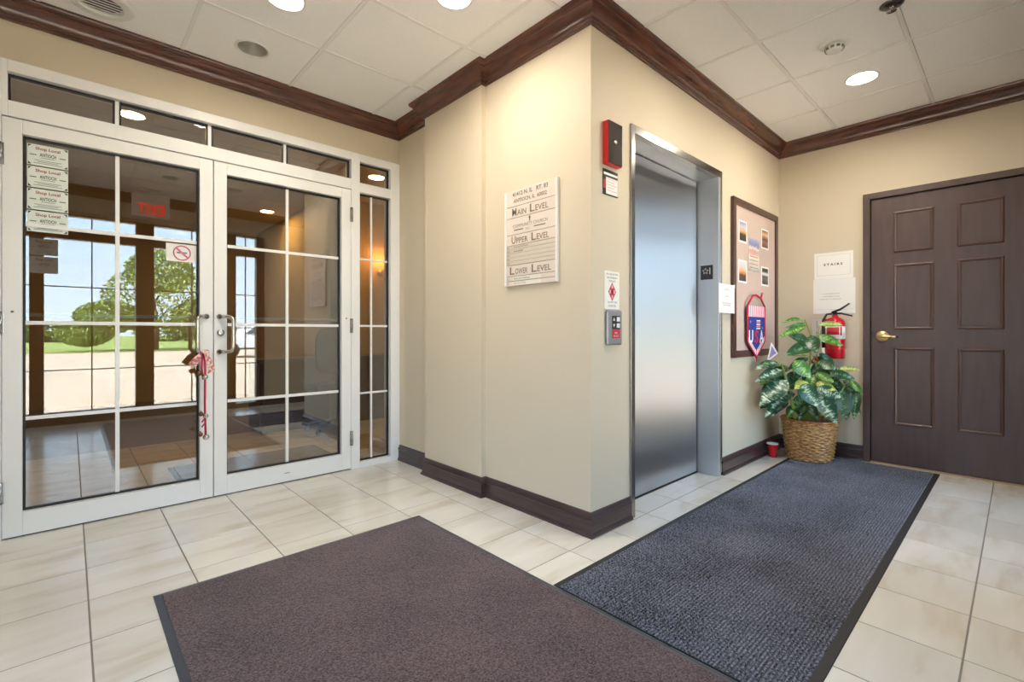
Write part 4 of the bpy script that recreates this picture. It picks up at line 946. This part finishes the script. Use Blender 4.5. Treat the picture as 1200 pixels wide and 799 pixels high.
for pth, r in (([(948, 492, 3.86), (947, 455, 3.82), (950, 415, 3.82), (951, 395, 3.83), (943, 374, 3.82)], [.011, .010, .008, .006, .003]),
               ([(932, 490, 3.80), (926, 462, 3.78), (920, 440, 3.78), (916, 426, 3.80)], [.014, .013, .010, .005]),
               ([(950, 492, 3.86), (953, 460, 3.84), (957, 420, 3.84), (960, 382, 3.84)], [.009, .008, .006, .003]),
               ([(965, 492, 3.78), (984, 462, 3.74), (992, 447, 3.76)], [.008, .006, .003]),
               ([(958, 492, 3.84), (970, 455, 3.82), (984, 434, 3.80)], [.008, .006, .003]),
               ([(940, 492, 3.84), (935, 455, 3.84), (928, 428, 3.84)], [.008, .006, .003]),
               ([(952, 492, 3.80), (956, 470, 3.74), (960, 455, 3.68)], [.007, .006, .004])):
    stalk([clamp(px(*q)) for q in pth], r)
for k in range(9):
    u = 938+k*2.0; stalk([px(u*.5+470, 492, 3.84), px(u, 478, 3.80), px(u+(k-4)*1.6, 468-random.random()*6, 3.77)], [.004, .004, .0015], 'grass_blade')
for (u, v) in ((953, 423), (957, 421)): B().ball(px(u, v, 3.80), .012).obj('red_bud', red, pl)
# small triangular pennant stuck in the plant
pn = empty('stick_pennant', px(905, 440, 3.86), 'small lilac triangular pennant with white edge stuck in the plant', 'pennant')
pa, pb, pc = clamp(px(904, 401, 3.86)), clamp(px(912, 414, 3.84)), clamp(px(899, 424, 3.86)); base_ = clamp(px(903, 470, 3.88))
def tri(a, b_, c_, m_, nm_, off=0):
    n_ = (b_-a).cross(c_-a).normalized()*.0015; o_ = n_*off
    B().add([a+o_, b_+o_, c_+o_, a+n_+o_, b_+n_+o_, c_+n_+o_], [(0, 1, 2), (3, 4, 5), (0, 1, 4, 3), (1, 2, 5, 4), (2, 0, 3, 5)]).obj(nm_, m_, pn)
gc = (pa+pb+pc)/3
tri(pa, pb, pc, paper, 'pennant_cloth')
for off in (1.2, -1.2): tri(gc+(pa-gc)*.66, gc+(pb-gc)*.66, gc+(pc-gc)*.66, mat('lilac', (150, 136, 186), .7), 'pennant_field', off)
B().tube([pa, pc, base_], .0022, 6).obj('pennant_stick', paper, pn)
# red cup
cx, cy = 4.335, 1.425
c = empty('plastic_cup', (cx, cy, 0), 'red plastic cup with white rim on the floor beside the basket', 'cup')
B().lathe([(.028, .0005), (.030, .004), (.033, .05), (.0345, .052), (.041, .105), (.043, .112), (.0405, .112), (.032, .05), (.027, .006), (.002, .005)], (cx, cy, 0), seg=28).obj('cup_body', red, c)
B().lathe([(.0400, .1085), (.0445, .1085), (.0455, .112), (.0445, .1155), (.0400, .1145)], (cx, cy, 0), seg=28, cap=False).obj('cup_rim', paper, c)
B().lathe([(.0398, .1145), (.031, .052), (.002, .050)], (cx, cy, 0), seg=28, cap=False).obj('cup_lining', paper, c)

# ================================================================== INNER LOBBY
deskm = mat('desk_wood', (70, 44, 32), .35, noise=((52, 32, 24), 6, .35, .65, (1, 1, 8)))
d = empty('reception_desk', (2.8, 5.55, 0), 'dark wooden reception desk in the dim lobby behind the right door', 'desk')
box('front_panel', deskm, 1.42, 4.3, 5.32, 5.36, .04, .73, d); box('plinth', blackp, 1.45, 4.28, 5.34, 5.70, 0, .04, d)
box('worktop', deskm, 1.38, 4.34, 5.28, 5.74, .73, .77, d, .004)
for xx in (1.42, 4.26): box('side_panel', deskm, xx, xx+.04, 5.36, 5.72, .04, .73, d)
for k in range(4): box('panel_batten', deskm, 1.46+k*.72, 1.50+k*.72, 5.308, 5.32, .06, .72, d)
B().lathe([(.06, .77), (.09, .79), (.05, .80)], (3.2, 5.5, 0), seg=16).obj('desk_bowl', blackp, d)
ch = empty('office_chair', (2.05, 4.97, 0), 'dark office chair seen dimly through the right entrance door', 'chair')
navyc = mat('chair_fabric', (30, 33, 40), .8)
bb = B(); 
vs = []; fs = []; n1, n2 = 8, 8
for sd_ in (0, 1):
    for i in range(n1+1):
        for j in range(n2+1):
            s_, t_ = i/n1*2-1, j/n2*2-1
            k_ = 1/max((abs(s_)**4+abs(t_)**4)**.25, 1e-6)*max(abs(s_), abs(t_)) if (s_ or t_) else 1
            vs.append((2.05+.23*s_*k_, 4.80+.04*s_*s_+.05*sd_, .86+.24*t_*k_))
nn = (n1+1)*(n2+1)
for sd_ in (0, 1):
    for i in range(n1):
        for j in range(n2):
            a = sd_*nn+i*(n2+1)+j; fs.append((a, a+1, a+n2+2, a+n2+1))
ring_ = [i*(n2+1) for i in range(n1+1)]+[n1*(n2+1)+j for j in range(1, n2+1)]+[i*(n2+1)+n2 for i in range(n1-1, -1, -1)]+[j for j in range(n2-1, 0, -1)]
fs += [(ring_[k], ring_[(k+1) % len(ring_)], nn+ring_[(k+1) % len(ring_)], nn+ring_[k]) for k in range(len(ring_))]
bb.add(vs, fs, True).obj('backrest', navyc, ch)
box('seat', navyc, 1.81, 2.29, 4.84, 5.24, .43, .51, ch, .03); B().tube([(2.05, 4.86, .62), (2.05, 4.88, .44), (2.05, 4.97, .42)], .02).obj('back_support', blackp, ch)
B().tube([(2.05, 5.0, .10), (2.05, 5.0, .43)], .03).obj('gas_column', blackp, ch)
for k in range(5):
    a = 2*PI*k/5; B().tube([(2.05, 5.0, .12), (2.05+.26*math.cos(a), 5.0+.26*math.sin(a), .075)], [.025, .016], 8).obj('base_leg', blackp, ch)
    B().ball((2.05+.26*math.cos(a), 5.0+.26*math.sin(a), .031), .03).obj('caster', blackp, ch)
sc_ = empty('candle_sconce', (3.02, 5.8, 1.9), 'brass candle sconce glowing behind the sidelight', 'wall lamp')
B().lathe([(.05, 0), (.05, -.012), (.03, -.02)], (3.02, 5.799, 1.84), 'y', 20).obj('backplate', gold, sc_)
B().tube([(3.02, 5.78, 1.84), (3.02, 5.72, 1.78), (3.02, 5.66, 1.80), (3.02, 5.64, 1.86)], .010, 8).obj('arm', gold, sc_)
B().lathe([(.03, 1.86), (.035, 1.87), (.01, 1.865)], (3.02, 5.64, 0), seg=16).obj('drip_pan', gold, sc_)
B().tube([(3.02, 5.64, 1.865), (3.02, 5.64, 1.96)], .014, 10).obj('candle_sleeve', paper, sc_)
B().lathe([(.006, 1.96), (.020, 1.985), (.018, 2.01), (.003, 2.05)], (3.02, 5.64, 0), seg=14).obj('flame_bulb', mat('flame', (255, 220, 170), .4, emit=((255, 176, 92), 60)), sc_)
lens2 = mat('lobby_lens', (255, 240, 200), .4, emit=((255, 214, 150), 42))
for x, y, lb in ((.35, 4.72, 'recessed downlight of the inner lobby seen through the left transom'), (2.45, 4.80, 'recessed downlight of the inner lobby above the sidelight'), (2.02, 7.2, 'recessed downlight deep in the inner lobby')):
    d = empty('recessed_downlight', (x, y, HC), lb, 'ceiling light')
    B().lathe([(.079, 0), (.085, -.006), (.096, -.003), (.096, 0)], (x, y, HC), seg=24, cap=False).obj('trim_ring', trimw, d)
    B().lathe([(.0785, -.0005), (.05, -.003), (.002, -.004)], (x, y, HC), seg=24).obj('lens', lens2, d)

# ================================================================== OUTDOORS (seen mirrored through the storefront)
paving = mat('pavement', (200, 180, 154), .9, noise=((188, 168, 142), .6, .35, .65), bump=(20, .2))
box('side_pavement', paving, -70, XL-.12, YB-.12, 30, -.13, -.02, label='sunlit tan pavement beside the building', cat='pavement', kind='structure')
grass = mat('grass', (120, 140, 62), .9, noise=((156, 168, 84), 2, .35, .65))
box('pavement', paving, -70, 70, -26, YB-.12, -.13, -.02, label='sunlit tan car park pavement outside the storefront', cat='pavement', kind='structure')
box('lawn', grass, -120, 120, -160, -26, -.12, .03, label='green lawn beyond the car park', cat='lawn', kind='structure')
def leafy(name, parts, mname, c1, c2, parent, n, size):
    m_ = mat(mname, c1, .7, noise=(c2, 1.2, .35, .65)); vs = []; fs = []
    for _ in range(n):
        c0, rr = random.choice(parts)
        while True:
            p = Vector((random.uniform(-1, 1), random.uniform(-1, 1), random.uniform(-1, 1)))
            if p.length <= 1: break
        p = p.normalized()*(p.length**.35); q = Vector(c0)+Vector((p.x*rr[0], p.y*rr[1], p.z*rr[2]))
        if q.z < .1: q.z = .1
        a = Vector((random.gauss(0, 1), random.gauss(0, 1), random.gauss(0, 1))).normalized(); b_ = a.orthogonal().normalized()
        s_ = size*random.uniform(.6, 1.3); k = len(vs)
        vs += [q-a*s_, q+b_*s_*.5, q+a*s_, q-b_*s_*.5]; fs.append((k, k+1, k+2, k+3))
    b = B(); b.v = [tuple(v_) for v_ in vs]; b.f = fs; b.sm = [False]*len(fs)
    me = bpy.data.meshes.new(name); wl_ = wloc(parent); me.from_pydata([Vector(v_)-wl_ for v_ in b.v], [], b.f); me.materials.append(m_)
    o = bpy.data.objects.new(name, me); COL.objects.link(o); o.parent = parent; o['kind'] = 'stuff'
tx_, ty_ = 3.6, -27.5
t = empty('shade_tree', (tx_, ty_, 0), 'leafy green tree beyond the car park, mirrored in the left door', 'tree')
B().tube([(tx_, ty_, .0), (tx_+.1, ty_, 1.2), (tx_-.1, ty_, 3.2), (tx_+.1, ty_, 5)], [.2, .16, .12, .05], 10).obj('trunk', mat('bark', (96, 80, 64), .9), t)
for k in range(6):
    a = k*1.05; B().tube([(tx_, ty_, 1.2+.3*k), (tx_+1.4*math.cos(a), ty_+1.4*math.sin(a), 2.2+.4*k)], [.07, .03], 6).obj('branch', MATS['bark'], t)
leafy('foliage', [((tx_+.2, ty_, 3.0), (2.6, 2.4, 1.9)), ((tx_+.3, ty_, 4.6), (1.7, 1.6, 1.3)), ((tx_-2.0, ty_, 1.9), (1.5, 1.4, .9)), ((tx_+2.4, ty_, 2.1), (1.6, 1.4, 1.0)), ((tx_+3.2, ty_+.3, 1.1), (1.0, 1.0, .8)), ((tx_-3, ty_, 1.0), (1.2, 1.0, .7))],
      'tree_leaf', (120, 146, 72), (176, 192, 118), t, 16000, .115)
for k, (x, lb) in enumerate(((-13, 'far left'), (-1.5, 'left'), (10, 'middle'), (21.5, 'right'), (33, 'far right'))):
    hb = random.uniform(1.1, 1.8)
    t = empty('distant_bush', (x, -60, 0), 'long green hedge on the horizon beyond the lawn, %s one of five' % lb, 'hedge', 'hedges along the horizon')
    B().tube([(x, -60, 0), (x, -60, .8)], .15, 6).obj('stem', MATS['bark'], t)
    leafy('foliage', [((x-2.4, -60, hb*.6), (2.6, 1.6, hb*.8)), ((x+.3, -60, hb*.8), (2.6, 1.6, hb*.8)), ((x+2.6, -60, hb*.6), (2.4, 1.6, hb*.7))], 'bush_leaf', (96, 122, 70), (138, 158, 96), t, 1800, .24)
# parked white car
kx, ky = 6.2, -16.0
cr = empty('parked_car', (kx, ky, 0), 'white parked car outside, mirrored in the right entrance door', 'car')
cw = mat('car_white', (236, 238, 240), .25, coat=.5); cg = mat('car_glass', (60, 78, 96), .08, coat=.5); tyre = mat('tyre', (26, 26, 28), .8)
prof = [(-2.2, .32), (-2.2, .75), (-2.05, .88), (-1.0, .96), (-.35, 1.42), (1.05, 1.46), (1.75, 1.02), (2.15, .95), (2.2, .6), (2.15, .32)]
B().prism(prof, (kx, ky-.88, 0), (1, 0, 0), (0, 0, 1), (0, 1, 0), 1.76).obj('body', cw, cr, .05, 3)
for yy in (ky+.885,):
    B().prism([(-.85, .98), (-.30, 1.36), (.32, 1.39), (.32, .99)], (kx, yy, 0), (1, 0, 0), (0, 0, 1), (0, 1, 0), .01).obj('side_window', cg, cr)
    B().prism([(.40, .99), (.40, 1.39), (1.02, 1.39), (1.55, 1.02)], (kx, yy, 0), (1, 0, 0), (0, 0, 1), (0, 1, 0), .01).obj('side_window', cg, cr)
    box('door_handle', steel_p, kx+.10, kx+.26, yy, yy+.03, .86, .89, cr); box('sill_strip', blackp, kx-1.5, kx+1.5, yy, yy+.015, .34, .40, cr)
box('headlight', steel_p, kx-2.215, kx-2.1, ky+.45, ky+.80, .62, .76, cr, .02); box('tail_light', redp, kx+2.12, kx+2.21, ky+.5, ky+.82, .70, .86, cr, .02)
for sx_ in (-1.35, 1.35):
    for yy in (ky+.72, ky-.90):
        w_ = B().lathe([(.20, 0), (.30, .0), (.32, .03), (.32, .17), (.30, .20), (.20, .20)], (kx+sx_, yy, .32), 'y', 24).obj('wheel', tyre, cr)
        B().lathe([(.20, -.002), (.18, .205), (.02, .21)], (kx+sx_, yy, .32), 'y', 20).obj('wheel_rim', steel_p, w_)
